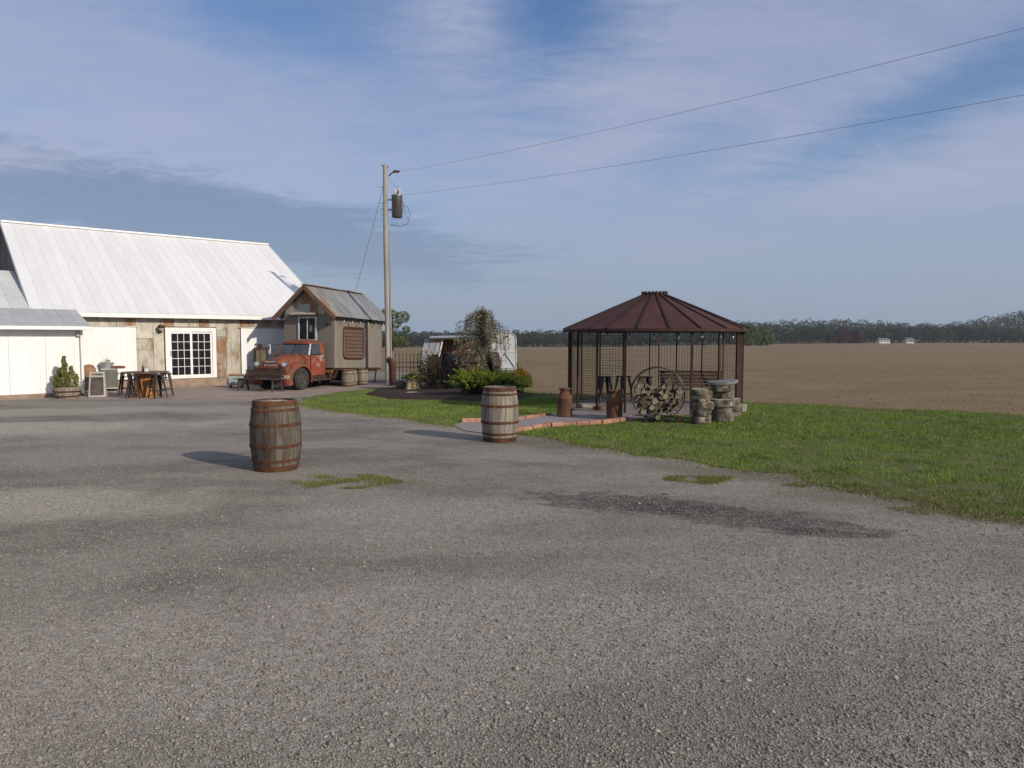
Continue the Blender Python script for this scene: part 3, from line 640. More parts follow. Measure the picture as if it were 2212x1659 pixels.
# ------------------------------------------------------------------ old truck
TS = 1.118; TO = Vector((-7.57*TS, 23.79*TS, -.195)); TA = Vector((.371, .9286, 0)); TE = Vector((.9286, -.371, 0)); TRZ = math.atan2(TE.y, TE.x)
def TL(x, y, z=0): return TO+TE*x*TS+TA*y*TS+Vector((0,0,z*TS))
truck = thing('truck', 'rusty faded red vintage truck parked by the barn', 'truck', TO, TRZ); truck.scale = (TS,)*3
def sup(w, zb, zt, y, n=3.2, k=18, full=False):
    out = []
    for i in range(k if full else k+1):
        th_ = (2*math.pi if full else math.pi)*i/k; c, s = math.cos(th_), math.sin(th_)
        x = w*math.copysign(abs(c)**(2/n), c); v = math.copysign(abs(s)**(2/n), s)
        out.append((x, y, (zb+zt)/2+(zt-zb)/2*v if full else zb+(zt-zb)*v))
    return out
red, rust2 = M['truckred'], M['truckpatch']
MB().loft([sup(.30,.60,.90,-.60,2.6),sup(.40,.58,.955,-.575),sup(.455,.55,.995,-.50),sup(.49,.55,1.05,-.30),sup(.51,.55,1.10,0),sup(.545,.55,1.135,.30),sup(.60,.55,1.165,.47)]).build('hood', red, truck, True)
MB().loft([sup(.50,.46,.80,-.615,3.6),sup(.62,.42,.845,-.59,4),sup(.67,.40,.875,-.50,4),sup(.70,.40,.90,-.2,4),sup(.70,.40,.93,.35,4)]).build('front_panel', red, truck, True)
for s in (-1, 1):
    f = MB(); secs = []
    for i in range(25):
        th_ = R(-14)+R(212)*i/24; c, n_ = math.cos(th_), math.sin(th_)
        gy = 1.0+.20*max(0,-c)**1.0
        prof = [(.42,.50),(.56,.545),(.68,.555),(.77,.535),(.82,.48),(.835,.425),(.825,.405),(.805,.41),(.79,.45),(.60,.50),(.42,.47)]
        low = .10*max(0,-n_)
        secs.append([(s*(x-(.05*max(0,-c))), c*r*(1.0 if c > 0 else gy)*1.0, .365+n_*r*(.98)-low) for x, r in prof])
    f.loft(secs).build('fender', red, truck, True)
for s in (-1, 1):
    hl = MB().lathe([(.085,.10),(.10,.04),(.105,-.02),(.09,-.05),(.075,-.05)], 20, (s*.545,-.60,.835), 'y').build('headlight', M['chrome'], truck, True)
    MB().lathe([(0.001,-.075),(.045,-.068),(.075,-.048),(.085,-.03)], 20, (s*.545,-.60,.835), 'y').build('lens', M['lens'], hl, True)
MB().loft([sup(.20,.90,.945,-.64,2.4,16,True),sup(.235,.893,.95,-.60,2.4,16,True),sup(.235,.893,.95,-.55,2.4,16,True)]).build('badge', M['chrome'], truck, True)
fc = bpy.data.curves.new('lettering', 'FONT'); fc.body = 'DODGE'; fc.size = .085; fc.extrude = .006; fc.align_x = 'CENTER'; fc.space_character = 1.75
fo = bpy.data.objects.new('lettering', fc); COL.objects.link(fo)
bpy.context.view_layer.update(); lme = bpy.data.meshes.new_from_object(fo.evaluated_get(bpy.context.evaluated_depsgraph_get())); bpy.data.objects.remove(fo)
lme.materials.clear(); lme.materials.append(M['porcelain']); lo_ = put('lettering', lme, truck, 0, (0,-.617,.795), (R(84),0,0)); lo_.scale = (1.15,1,.75)
for a, b in ((-.40,-.05),(.05,.40)):
    MB().bb(a, b, -.632, -.60, .70, .715).build('grille_slot', M['black'], truck); MB().bb(a, b, -.634, -.60, .665, .678).build('grille_slot', M['black'], truck)
MB().loft([[(-.72,-.60,.50),(-.72,-.66,.50),(-.72,-.66,.40),(-.72,-.60,.40)],[(-.3,-.66,.51),(-.3,-.72,.51),(-.3,-.72,.39),(-.3,-.66,.39)],[(.3,-.66,.51),(.3,-.72,.51),(.3,-.72,.39),(.3,-.66,.39)],[(.74,-.58,.50),(.74,-.64,.50),(.74,-.64,.40),(.74,-.58,.40)]]).build('bumper', M['galv'], truck)
# cab
MB().loft([sup(.60,.42,1.13,.40,7,28,True),sup(.69,.40,1.15,.46,7,28,True),sup(.735,.40,1.15,.60,7,28,True),sup(.745,.40,1.14,1.20,7,28,True),sup(.72,.40,1.14,1.31,7,28,True)]).build('cab_body', red, truck, True)
MB().loft([sup(.50,1.50,1.555,.66,3,16),sup(.60,1.50,1.60,.74,3,16),sup(.645,1.49,1.64,.95,3,16),sup(.64,1.49,1.63,1.20,3,16),sup(.59,1.48,1.57,1.33,3,16)]).build('cab_roof', red, truck, True)
for s in (-1, 1):
    MB().beam((s*.68,.49,1.12), (s*.585,.70,1.49), .05, .055).build('windshield_pillar', M['trailertrim'] if s > 0 else red, truck)
    MB().beam((s*.69,1.20,1.12), (s*.61,1.19,1.53), .05, .20, (0,1,0)).build('rear_pillar', red, truck)
    MB().beam((s*.715,.80,1.14), (s*.63,.84,1.52), .018, .018).build('vent_pillar', M['black'], truck)
    dr = MB().hexa([(s*.748,.50,.45),(s*.757,.50,.45),(s*.765,1.19,.45),(s*.75,1.19,.45),(s*.73,.50,1.12),(s*.752,.50,1.11),(s*.755,1.19,1.11),(s*.74,1.19,1.12)]).build('door', rust2, truck, bevel=.01)
    MB().beam((s*.772,1.06,1.0),(s*.772,1.16,1.0),.02,.02).build('handle', M['chrome'], dr)
    MB().add([(s*.715,.56,1.145),(s*.715,1.12,1.145),(s*.625,1.12,1.5),(s*.60,.76,1.5)], [(0,1,2,3)]).build('side_window', M['truckglass'], truck)
    MB().bb(s*.60, s*.84, .50, 1.42, .27, .30).build('running_board', M['rim'], truck)
    MB().bb(s*.70, s*.74, .50, 1.36, .30, .44).build('valance', M['rustdark'], truck)
MB().beam((-.62,.50,1.125),(.62,.50,1.125),.05,.05).build('cowl', red, truck)
MB().beam((-.52,.70,1.53),(.52,.70,1.53),.06,.05).build('visor', red, truck, bevel=.01)
wsn = MB().hexa([(-.66,.492,1.14),(.66,.492,1.14),(.66,.502,1.14),(-.66,.502,1.14),(-.55,.712,1.51),(.55,.712,1.51),(.55,.722,1.51),(-.55,.722,1.51)]).build('windshield', M['truckglass'], truck)
MB().beam((0,.485,1.14),(0,.705,1.51),.014,.014).build('divider', M['black'], wsn)
MB().beam((.15,.478,1.16),(.52,.55,1.25),.01,.01).build('wiper', M['chrome'], wsn)
MB().bb(-.60,.60,1.18,1.30,.9,1.50).build('rear_wall', M['black'], truck)
mr_ = MB().bb(-.80,-.70,.23,.26,1.15,1.48).build('mirror', M['porcelain'], truck, bevel=.02)
MB().bb(-.785,-.74,.227,.2295,1.30,1.44).build('mirror_glass', M['black'], mr_)
for p, q in (((-.75,.25,1.47),(-.58,.66,1.47)), ((-.75,.25,1.45),(-.66,.52,1.15))): MB().tube([p, q], .009, 6).build('mirror_arm', M['black'], truck)
def wheel(parent, x, y, r, w, s, rim, name='wheel', holes=6):
    prof = [(r*.58,-w*.42),(r*.72,-w*.5),(r*.93,-w*.5),(r,-w*.36),(r,w*.36),(r*.93,w*.5),(r*.72,w*.5),(r*.58,w*.42)]
    o = MB(); o.lathe(prof, 36, (x,y,r), 'x')
    ty = o.build(name, M['rubber'], parent, True)
    rm = MB(); e = s*w
    rm.lathe([(r*.60,e*.44),(r*.55,e*.30),(r*.50,e*.24),(r*.30,e*.34),(r*.28,e*.44),(r*.16,e*.46),(r*.14,e*.55),(.001,e*.56)], 30, (x,y,r), 'x'); rm.build('rim', rim, ty, True)
    hb = MB()
    for i in range(holes):
        a = 2*math.pi*i/holes; hb.lathe([(.001,e*.325),(r*.085,e*.318)], 10, (x, y+r*.42*math.cos(a), r+r*.42*math.sin(a)), 'x')
    if holes: hb.build('rim_hole', M['black'], ty)
    return ty
for s in (-1, 1): wheel(truck, s*.68, 0, .365, .20, s, M['rim'])
for s in (-1, 1):
    wheel(truck, s*.80, 2.75, .365, .18, s, M['rim']); 
for s in (-1, 1): MB().bb(s*.36, s*.44, -.5, 4.5, .46, .58).build('chassis_rail', M['rustdark'], truck)
MB().tube([(-.8,2.75,.365),(.8,2.75,.365)], .06, 8).build('rear_axle', M['rustdark'], truck); MB().tube([(-.68,0,.365),(.68,0,.365)], .045, 8).build('front_axle', M['rustdark'], truck)
SLOPE = math.tan(R(1.9))
zd = lambda y: .665-SLOPE*(y-1.45)
MB().hexa([(-1.1,1.47,zd(1.47)-.075),(.92,1.47,zd(1.47)-.075),(.92,4.5,zd(4.5)-.075),(-1.1,4.5,zd(4.5)-.075),(-1.1,1.47,zd(1.47)),(.92,1.47,zd(1.47)),(.92,4.5,zd(4.5)),(-1.1,4.5,zd(4.5))]).build('flat_bed', M['rustdark'], truck)
for y in (1.75, 2.3, 3.2, 3.8, 4.3): MB().bb(-1.0, .88, y-.04, y+.04, .45, zd(y)-.076).build('cross_member', M['rustdark'], truck)
MB().bb(.62,.92,1.40,1.46,.5,.60).build('bed_bracket', M['spool'], truck)
for s in (.3,.8): MB().tube([TO*0+Vector((s,4.25,0)), Vector((s+.05,4.3,zd(4.3)-.07))], .025, 8).build('bed_prop', M['rustdark'], truck)

MB().bb(-.98,-.94,1.5,4.4,.06,.58).build('dark_fill_board', M['taupe_dark'], truck); MB().bb(-.34,.30,1.5,2.15,.10,.45).build('dark_fill_box', M['black'], truck, bevel=.02)  # added dark board and box, standing in for deep shade under the truck
MB().tube([(.55,1.52,.38),(.55,2.15,.38)], .16, 14).build('dark_fill_tank', M['rustdark'], truck, True); MB().bb(-.9,.55,3.6,3.64,.08,.55).build('dark_fill_flap', M['black'], truck)  # more added fillers that keep the gap below the bed black
# ------------------------------------------------------------------ shack on the truck bed
shack = thing('food_shack', 'taupe wooden shack with rusty tin gable roof on the truck bed', 'shack', TL(-.09, 1.45, .667), TRZ, None, -R(1.9)); shack.scale = (TS,)*3
W2, LS, HS, PK = 1.04, 3.05, 1.94, 2.83          # half width, length, wall height, ridge
def siding(face, parent):
    o = MB(); nb = 15 if face in ('front','back') else 4
    for i in range(nb):
        if face in ('front','back'):
            w = 2*W2/nb; x0 = -W2+w*i; y = 0 if face == 'front' else LS; s = -1 if face == 'front' else 1
            zt0 = HS+(PK-HS-.08)*(1-abs(x0)/W2); zt1 = HS+(PK-HS-.08)*(1-abs(x0+w)/W2)
            zt0 = zt1 = min(zt0, zt1)
            if face == 'front': zt0 = zt1 = min(zt0, 2.02)
            o.hexa([(x0+.006,y,0),(x0+w-.006,y,0),(x0+w-.006,y+s*.018,0),(x0+.006,y+s*.018,0),(x0+.006,y,zt0),(x0+w-.006,y,zt1),(x0+w-.006,y+s*.018,zt1),(x0+.006,y+s*.018,zt0)])
        else:
            w = LS/nb; y0 = w*i; s = 1 if face == 'right' else -1; x = s*W2
            o.bb(x, x+s*.018, y0+.004, y0+w-.004, 0, HS)
    return kind(o.build('siding', M['taupe'], parent), 'stuff')
o = MB(); o.bb(-W2+.01, W2-.01, .01, LS-.01, 0, HS)
o.add([(-W2+.01,.01,HS),(W2-.01,.01,HS),(0,.01,PK-.06),(-W2+.01,LS-.01,HS),(W2-.01,LS-.01,HS),(0,LS-.01,PK-.06)], [(0,1,2),(3,5,4)]); o.build('wall', M['taupe'], shack)
for f in ('front','back','left','right'): siding(f, shack)
# patchwork tin in the gable
gz = lambda x: HS+(PK-HS-.05)*(1-abs(x)/W2)
gp = [(-.98,-.62,'galvgreen'),(-.62,-.30,'galv'),(-.30,.08,'galvrust'),(.08,.42,'galvrust'),(.42,.70,'galvgreen'),(.70,.98,'galvrust')]
for a, b, m_ in gp:
    cuts = [HS-.08, HS+.28, 3.2] if a == -.30 else [HS-.08, 3.2]
    for z0, z1 in zip(cuts, cuts[1:]):
        za, zb_ = min(z1, gz(a)), min(z1, gz(b)); pts = [(a+.004,-.022,z0),(b-.004,-.022,z0),(b-.004,-.022,zb_)]
        if a < 0 < b: pts.append((0,-.022,min(z1, gz(0))))
        pts.append((a+.004,-.022,za)); MB().prism(pts, (0,-.008 if z0 < HS else -.012,0)).build('gable_tin', M['galvgreen'] if len(cuts) > 2 and z0 < HS else M[m_], shack)
# roof sheets
OV = .27; e_z = PK-(PK-HS+.0)*(W2+OV)/W2+.03
for s in (-1, 1):
    A = Vector((s*(W2+OV), -.28, e_z+.02)); Bv = Vector((0, -.28, PK+.03)); sl2 = Bv-A; nn = Vector((-sl2.z*s*-1, 0, abs(sl2.x))).normalized(); nn.x = abs(nn.x)*s
    ns = 6; Lr = LS+.55
    for i in range(ns):
        w = Lr/ns; secs = []; k_ = 16
        for j in range(k_+1):
            y = w*j/k_*1.03; h = .012*math.cos(2*math.pi*j/k_*4)+.004*(i % 2)
            secs.append([A+Vector((0,w*i+y,0))+nn*(h-.004), A+Vector((0,w*i+y,0))+nn*(h+.004), Bv+Vector((0,w*i+y,0))+nn*(h+.004), Bv+Vector((0,w*i+y,0))+nn*(h-.004)])
        MB().loft(secs).build('roof_sheet', M['roofrust'] if s > 0 and i == 0 else M['shackroof'], shack)
    MB().beam(A+Vector((0,-.01,-.07)), Bv+Vector((0,-.01,-.07)), .03, .13).build('rake_board', M['rakewood'], shack)
    MB().beam(A+Vector((0,Lr,-.07)), Bv+Vector((0,Lr,-.07)), .03, .13).build('rake_board', M['rakewood'], shack)
    for i in range(7):
        y = .1+2.85*i/6; MB().beam(Vector((s*(W2+OV-.03), y, e_z-.03)), Vector((s*(W2-.03), y, e_z-.03+.26*.84)), .045, .07).build('rafter_tail', M['taupe_dark'], shack)
for i in range(5): MB().box((0, -.25+.72*i+.3, PK+.045), (.26,.70,.02), (0,0,rng.uniform(-.02,.02))).build('ridge_cap', M['galvrust'] if i in (0,1,3) else M['galv'], shack)
# front window with awning
wf = MB(); wx0, wx1, wz0, wz1 = -.36, .30, .98, 1.72
for a, b, c, d in ((wx0-.06,wx0,wz0-.05,wz1+.05),(wx1,wx1+.06,wz0-.05,wz1+.05),(wx0,wx1,wz1,wz1+.05),(wx0,wx1,wz0-.04,wz0)): wf.bb(a, b, -.05, -.018, c, d)
wf.bb(-.045,-.015,-.045,-.02,wz0,wz1)
wn_ = wf.build('window', M['trailertrim'], shack)
for a, b in ((wx0,-.045),(-.015,wx1)): MB().bb(a+.002,b-.002,-.034,-.026,wz0+.002,wz1-.002).build('pane', M['glass_dark'], wn_)
MB().bb(.06,.17,-.038,-.0345,1.25,1.47).build('paper_notice', M['acgrey'], wn_)
MB().hexa([(-.62,-.24,1.83),(.42,-.24,1.83),(.42,-.02,1.90),(-.62,-.02,1.90),(-.62,-.24,1.86),(.42,-.24,1.86),(.42,-.02,1.95),(-.62,-.02,1.95)]).build('awning', M['galv'], shack)
MB().bb(.72,.98,-.14,-.02,1.50,1.53).build('small_shelf', M['taupe_dark'], shack)
for y in (0,LS): MB().bb(W2+.0185,W2+.032,y-.03 if y else .0,y+.0 if y else .05,0,HS).build('corner_board', M['taupe'], shack)
# rusty bedspring on the side wall
bs = thing('bedspring', 'rusty wire bedspring hung flat on the shack side wall', 'bedspring', TL(.985, 2.62, 1.53), TRZ, None, -R(1.9)); bs.scale = (TS,)*3
fr = []
hw, hh, rc = .62, .55, .12
for cx_, cz_, a0 in ((hw-rc,hh-rc,0),(-hw+rc,hh-rc,90),(-hw+rc,-hh+rc,180),(hw-rc,-hh+rc,270)):
    for j in range(5): t = R(a0+90*j/4); fr.append((.02, cx_+rc*math.cos(t), cz_+rc*math.sin(t)))
MB().tube(fr, .016, 6, closed=True).build('frame', M['rust'], bs); MB().tube([(x+.07,y,z) for x,y,z in fr], .014, 6, closed=True).build('frame', M['rust'], bs)
sp = MB()
for i in range(9):
    for j in range(8):
        y, z = -.53+1.06*i/8, -.46+.92*j/7; sp.tube([(.012+.010*k_, y+.042*math.cos(k_*1.25), z+.042*math.sin(k_*1.25)) for k_ in range(8)], .0075, 4)
kind(sp.build('coil', M['rust'], bs), 'stuff')
wr = MB()
for i in range(10): y = -.59+1.18*i/9; wr.tube([(.09,y,-.54),(.09,y,.54)], .007, 4)
for j in range(9): z = -.52+1.04*j/8; wr.tube([(.095,-.60,z),(.095,.60,z)], .007, 4)
kind(wr.build('lattice_wire', M['rust'], bs), 'stuff')
# string of bulbs under the eave
def string_lights(name, label, pts, drop, parentloc=(0,0,0), n=6):
    t = thing(name, label, 'string lights', parentloc)
    P = [Vector(p)-Vector(parentloc) for p in pts]; MB().tube(P, .006, 5).build('cable', M['black'], t)
    tot = sum((b-a).length for a, b in zip(P, P[1:]))
    for i in range(n):
        p, d = polyline_at(P, tot*(i+.5)/n)
        b_ = MB().lathe([(.001,-.02),(.018,-.02),(.018,-.06),(.001,-.06)], 8, p).build('socket', M['black'], t)
        MB().lathe([(.012,-.06),(.034,-.10),(.03,-.135),(.001,-.155)], 10, p).build('bulb', M['bulb'], t, True)
    return t
ev = shack.matrix_basis
def SH(x, y, z): return TL(-.09+x, 1.45+y, .667+z-SLOPE*y)
string_lights('string_lights', 'string of clear bulbs under the shack eave', [SH(W2+.22, .1+.5*i, e_z-.02-.03*(i % 2)) for i in range(7)], .1, SH(W2+.22,0,e_z), 6)
# kegs under the shack
for i, (x, y, lab) in enumerate(((1.10, 2.05, 'small weathered keg under the shack nearest the truck cab'), (1.12, 2.95, 'small weathered keg under the shack nearest the utility pole'), (.95, 2.50, 'small weathered keg under the shack between two other kegs'))):
    make_barrel('keg', lab, 'keg', TL(x, y), i, .66, .205, .25, M['staveold'], M['hoop'], 'kegs under the shack', 18, ((0,.09),(.2,.25),(.72,.77),(.91,1.0)), 20+i)

# ------------------------------------------------------------------ utility pole
PB = Vector((-5.0, 29.0, -.20))
pole = thing('utility_pole', 'weathered grey wooden utility pole beside the shack', 'utility pole', PB); pole.scale = (1.14,)*3
PH = 7.65
MB().tube([(0,0,-.05),(.005,0,2.5),(-.03,0,5),(-.02,0,PH)], [.098,.092,.084,.076], 14).build('post', M['pole'], pole, True)
cz = 6.25
tr = MB().lathe([(.001,-.40),(.165,-.40),(.185,-.37),(.185,.32),(.195,.33),(.195,.36),(.12,.40),(.001,.41)], 24, (.39,-.06,cz)).build('transformer', M['transformer'], pole, True)
MB().lathe([(.001,.41),(.197,.355),(.197,.335),(.187,.33)], 24, (.39,-.06,cz)).build('lid', M['galvtub'], tr, True)
for x, y, h in ((.33,-.06,.17),(.47,-.02,.24),(.40,.05,.14)):
    MB().lathe([(.02,0),(.05,.02),(.03,.05),(.055,.08),(.03,.11),(.05,.14),(.02,h),(.001,h)], 12, (x,y,cz+.39)).build('bushing', M['porcelain'], tr, True)
for z in (.22,-.12): MB().beam((.08,0,cz+z),(.24,-.03,cz+z),.05,.06).build('transformer_bracket', M['galvtub'], pole)
MB().tube([(.10,0,7.28),(.20,0,7.38),(.27,0,7.42)], .022, 8).build('insulator_arm', M['black'], pole)
MB().lathe([(.03,0),(.06,.03),(.035,.06),(.062,.09),(.035,.12),(.062,.15),(.035,.18),(.05,.22),(.001,.23)], 12, (.25,0,7.44), 'x').build('insulator', M['redpoly'], pole, True)
MB().box((-.03,0,PH-.02),(.30,.05,.05),(0,.25,0)).build('pole_cap', M['pole'], pole)
MB().bb(-.115,.10,-.114,.114,7.0,7.3).build('dark_band', M['rustdark'], pole) if False else None
MB().tube([(.10,-.02,7.2),(.22,-.03,7.05),(.36,-.05,6.9),(.47,-.04,cz+.62)], .009, 6).build('lead_wire', M['wire'], pole)
MB().tube([(.57,-.06,cz+.27),(.62,-.06,cz+.02),(.60,-.06,cz-.12),(.66,-.06,cz+.02),(.78,-.06,cz-.05),(.84,-.06,cz-.32),(.74,-.06,cz-.62),(.5,-.06,cz-.70),(.3,-.05,cz-.66),(.14,-.02,cz-.64)], .016, 6).build('service_cable', M['wire'], pole, True)
MB().tube([(.58,-.06,cz-.1),(.70,-.06,cz-.34),(.80,-.06,cz-.5)], .008, 5).build('drip_loop', M['wire'], pole)
MB().tube([(.128,-.05,5.4),(.128,-.06,0)], .022, 8).build('conduit', M['pole'], pole)
for z in (5.95,6.15,6.35,6.9): MB().tube([(-.19,0,z),(.0,0,z)], .010, 6).build('bolt', M['black'], pole)
MB().tube([(-.02,-.08,.88),(.08,-.11,.93),(.155,-.10,.86),(.175,-.09,.74),(.175,-.09,0)], [.07,.085,.09,.088,.085], 14).build('rusty_pipe_guard', M['rustmid'], pole, True)
# wires
def wire(name, label, a, b, sag, r, grp=None):
    a, b = Vector(a), Vector(b); n = 24; P = []
    for i in range(n+1):
        t = i/n; p = a+(b-a)*t; p.z -= sag*4*t*(1-t); P.append(p-a)
    t_ = MB().tube(P, r, 5).build(name, M['wire'], None, True, 0, a); return tag(t_, label, 'power line', grp)
pt = PB+Vector((.48,0,7.44))*1.14; q1 = at(1024,28.5,12.4); wire('power_line', 'upper power line running from the red insulator to top right', pt, pt+(q1-pt)*1.9+Vector((0,0,1.05)), .55, .0045, 'overhead power lines')
pt = PB+Vector((.55,-.06,6.62))*1.14; q2 = at(1024,95,12.4); wire('power_line', 'lower power line running right from the transformer', pt, pt+(q2-pt)*1.9+Vector((0,0,.95)), .5, .0045, 'overhead power lines')
g0 = PB+Vector((-.10,.02,6.9))*1.14; g1 = at(355.5,292,33.5); gd = (g1-g0); gend = g0+gd*((g0.z+.2)/(g0.z-g1.z)); gend.z = -.2
gw = MB().tube([Vector((0,0,0)), gend-g0], .009, 6).build('guy_wire', M['wire'], None, False, 0, g0); tag(gw, 'thin slanting guy wire from the pole to behind the shack', 'guy wire')

# ------------------------------------------------------------------ iron fence
f0, f1 = Vector((-4.68, 28.9, -.2)), Vector((-3.25, 29.3, -.2)); fd = f1-f0
fence = thing('iron_fence', 'rusty iron picket fence between the pole and the tractor', 'fence', f0, math.atan2(fd.y, fd.x)); fence.scale = (1.17,)*3
FL = fd.length/1.17
pk = MB(); pk.tube([(0,0,0),(0,0,1.02)], .014, 6); pk.lathe([(.014,1.02),(.024,1.04),(.001,1.09)], 6); pk = pk.mesh('picket', M['rustdark'])
for i in range(11): put('picket', pk, fence, 0, (FL*i/10, 0, .015))
for z in (.62,.79): MB().bb(0, FL, -.014, .014, z-.014, z+.014).build('rail', M['rustdark'], fence)
# ------------------------------------------------------------------ corn crib gazebo
crib = thing('corn_crib_gazebo', 'round corn crib gazebo with dark maroon metal roof', 'gazebo', CRIB)
base_a = math.atan2(-CRIB.y, -CRIB.x)                 # towards the camera
def ca(deg): return base_a+R(deg)
EZ, PZ, RE, RT = 1.90, 2.76, 2.24, .25
npn = 20; off = -9.5
for i in range(npn):
    a0, a1 = ca(off+18*i), ca(off+18*(i+1)); am = (a0+a1)/2
    def rp(r, a, z): return Vector((r*math.cos(a), r*math.sin(a), z))
    dz = Vector((0,0,.012))
    o = MB(); q = [rp(RE,a0+.004,EZ), rp(RE,a1-.004,EZ), rp(RT,a1-.03,PZ), rp(RT,a0+.03,PZ)]; o.hexa(q+[p+dz for p in q]); o.build('roof_panel', M['cribroof'], crib)
    MB().beam(rp(RE+.01,a0,EZ+.018), rp(RT,a0,PZ+.018), .038, .04).build('roof_rib', M['cribrib'], crib)
MB().lathe([(RT+.06,PZ-.05),(RT+.06,PZ+.035),(RT-.02,PZ+.055),(.06,PZ+.085),(.001,PZ+.085)], 20).build('roof_cap', M['cribrib'], crib)
cap = MB()
for i in range(20):
    a = 2*math.pi*i/20; cap.box(((RT+.05)*math.cos(a),(RT+.05)*math.sin(a),PZ+.055), (.05,.03,.05), (0,0,a))
kind(cap.build('cap_crimp', M['rustdark'], crib), 'stuff')
MB().lathe([(RE-.015,EZ-.055),(RE+.012,EZ-.055),(RE+.012,EZ+.004),(RE-.015,EZ+.004),(RE-.015,EZ-.055)], 40).build('eave_ring', M['rustdark'], crib)
MB().lathe([(RC-.025,EZ-.03),(RC+.02,EZ-.03),(RC+.02,EZ-.005),(RC-.025,EZ-.005),(RC-.025,EZ-.03)], 36).build('top_plate', M['rustdark'], crib)
pang = [-17+20*k for k in range(18)]
post = MB().bb(-.021,.021,-.021,.021,.03,EZ-.02).mesh('post', M['cribpost'])
thin = MB().bb(-.015,.015,-.015,.015,.03,EZ-.02).mesh('post', M['cribpost'])
for d_ in pang:
    a = ca(d_); put('post', thin if d_ in (3,) or 100 < d_ < 260 else post, crib, 0, (RC*math.cos(a), RC*math.sin(a), 0), (0,0,a))
for d_ in pang:
    if d_ in (-17, 3, 23, 43): continue
    a0, a1 = ca(d_), ca(d_+20); p0 = Vector((RC*math.cos(a0),RC*math.sin(a0),0)); p1 = Vector((RC*math.cos(a1),RC*math.sin(a1),0)); o = MB(); nv = 9; r = .0055
    z = .08
    while z < EZ-.06: o.beam(p0+Vector((0,0,z)), p1+Vector((0,0,z)), r, r); z += .062
    for i in range(1,nv): q = p0+(p1-p0)*(i/nv); o.beam(q+Vector((0,0,.06)), q+Vector((0,0,EZ-.05)), r, r)
    kind(o.build('mesh_panel', M['rustdark'], crib), 'stuff')
string_lights('string_lights', 'string of clear bulbs hung under the gazebo eave', [CRIB+Vector((2.02*math.cos(ca(-70+10*i)), 2.02*math.sin(ca(-70+10*i)), EZ-.05-.03*(i % 2))) for i in range(15)], .1, CRIB+Vector((0,0,EZ)), 9)

# ------------------------------------------------------------------ stools
def make_stool(label, loc, rz, group, h=.70):
    t = thing('stool', label, 'stool', loc, rz, group); s, f = .125, .20
    o = MB(); pts = []
    for cx_, cy_, a0 in ((.11,.11,0),(-.11,.11,90),(-.11,-.11,180),(.11,-.11,270)):
        for j in range(4): a = R(a0+30*j); pts.append((cx_+.05*math.cos(a), cy_+.05*math.sin(a)))
    o.poly(pts, h-.03, h); o.build('seat', M['gunmetal'], t, bevel=.006)
    for sx in (-1,1):
        for sy in (-1,1):
            l = MB(); a = Vector((sx*s,sy*s,h-.03)); b_ = Vector((sx*f,sy*f,0)); d1 = Vector((-sx,0,0)); d2 = Vector((0,-sy,0))
            for dd in (d1, d2): l.hexa([a,a+dd*.075,a+dd*.075+(d1+d2-dd)*.006,a+(d1+d2-dd)*.006,b_,b_+dd*.03,b_+dd*.03+(d1+d2-dd)*.006,b_+(d1+d2-dd)*.006])
            l.build('leg', M['gunmetal'], t)
    k = .175
    br = MB()
    for p, q in (((-k,-k),(k,-k)),((k,-k),(k,k)),((k,k),(-k,k)),((-k,k),(-k,-k))): br.beam((*p,.22),(*q,.22),.012,.02)
    br.build('brace', M['gunmetal'], t)
    br = MB(); br.beam((-.14,-.14,h-.14),(.14,.14,h-.14),.01,.02); br.beam((-.14,.14,h-.13),(.14,-.14,h-.13),.01,.02); br.build('cross_brace', M['gunmetal'], t)
    return t
s0 = make_stool('black metal stool inside the gazebo nearest the left mesh', on(2.40,18.65,.0175), .2, 'stools in the gazebo')
dup(s0, on(2.90,18.75,.0175), .5, 'black metal stool in the gazebo behind the front milk can'); dup(s0, on(3.42,18.5,.0175), .1, 'black metal stool in the gazebo right behind the firewood ring')
TB = G(146.3,396.6)
for (u, v, rz, lab) in ((126.5,395.2,.7,'black metal stool left of the spool table by the white barn door'),(134.5,398.6,.3,'black metal stool in front left of the spool table'),(158,398.2,.9,'black metal stool in front right of the spool table'),(166.5,396.2,.5,'black metal stool right of the spool table by the patio door')):
    dup(s0, G(u, v), rz, lab, 'stools around the spool table').scale = (1.08,)*3
# spool table
t = thing('spool_table', 'round wooden spool table with orange drum on the patio', 'table', TB, .3)
for i in range(14):
    a = 2*math.pi*i/14; put('drum_slat', MB().box((0,0,.385), (.03,.142,.77)).mesh('drum_slat', M['spool']), t, .004, (.33*math.cos(a), .33*math.sin(a), 0), (0,0,a))
MB().lathe([(.001,0),(.31,0),(.31,.76),(.001,.76)], 20).build('drum_core', M['taupe_dark'], t)
for i in range(7):
    r_ = .70; x0 = -r_+2*r_*i/7+.002; x1 = -r_+2*r_*(i+1)/7-.002; y0 = math.sqrt(max(r_*r_-x0*x0,.01)); y1 = math.sqrt(max(r_*r_-x1*x1,.01)); ym = r_ if i == 3 else max(y0,y1)
    MB().poly([(x0,-y0),((x0+x1)/2,-math.sqrt(r_*r_-((x0+x1)/2)**2)),(x1,-y1),(x1,y1),((x0+x1)/2,math.sqrt(r_*r_-((x0+x1)/2)**2)),(x0,y0)], .775, .815).build('top_plank', M['tabletop'], t)
tag(MB().bb(-.06,.06,-.04,.04,0,.11).build('napkin_box', M['porcelain'], None, bevel=.01, loc=TB+Vector((.06,-.05,.815)), rot=(0,0,.4)), 'small white box standing on the spool table', 'box')
bt = thing('bottle', 'small dark bottle beside the white box on the spool table', 'bottle', TB+Vector((-.08,.0,.815)))
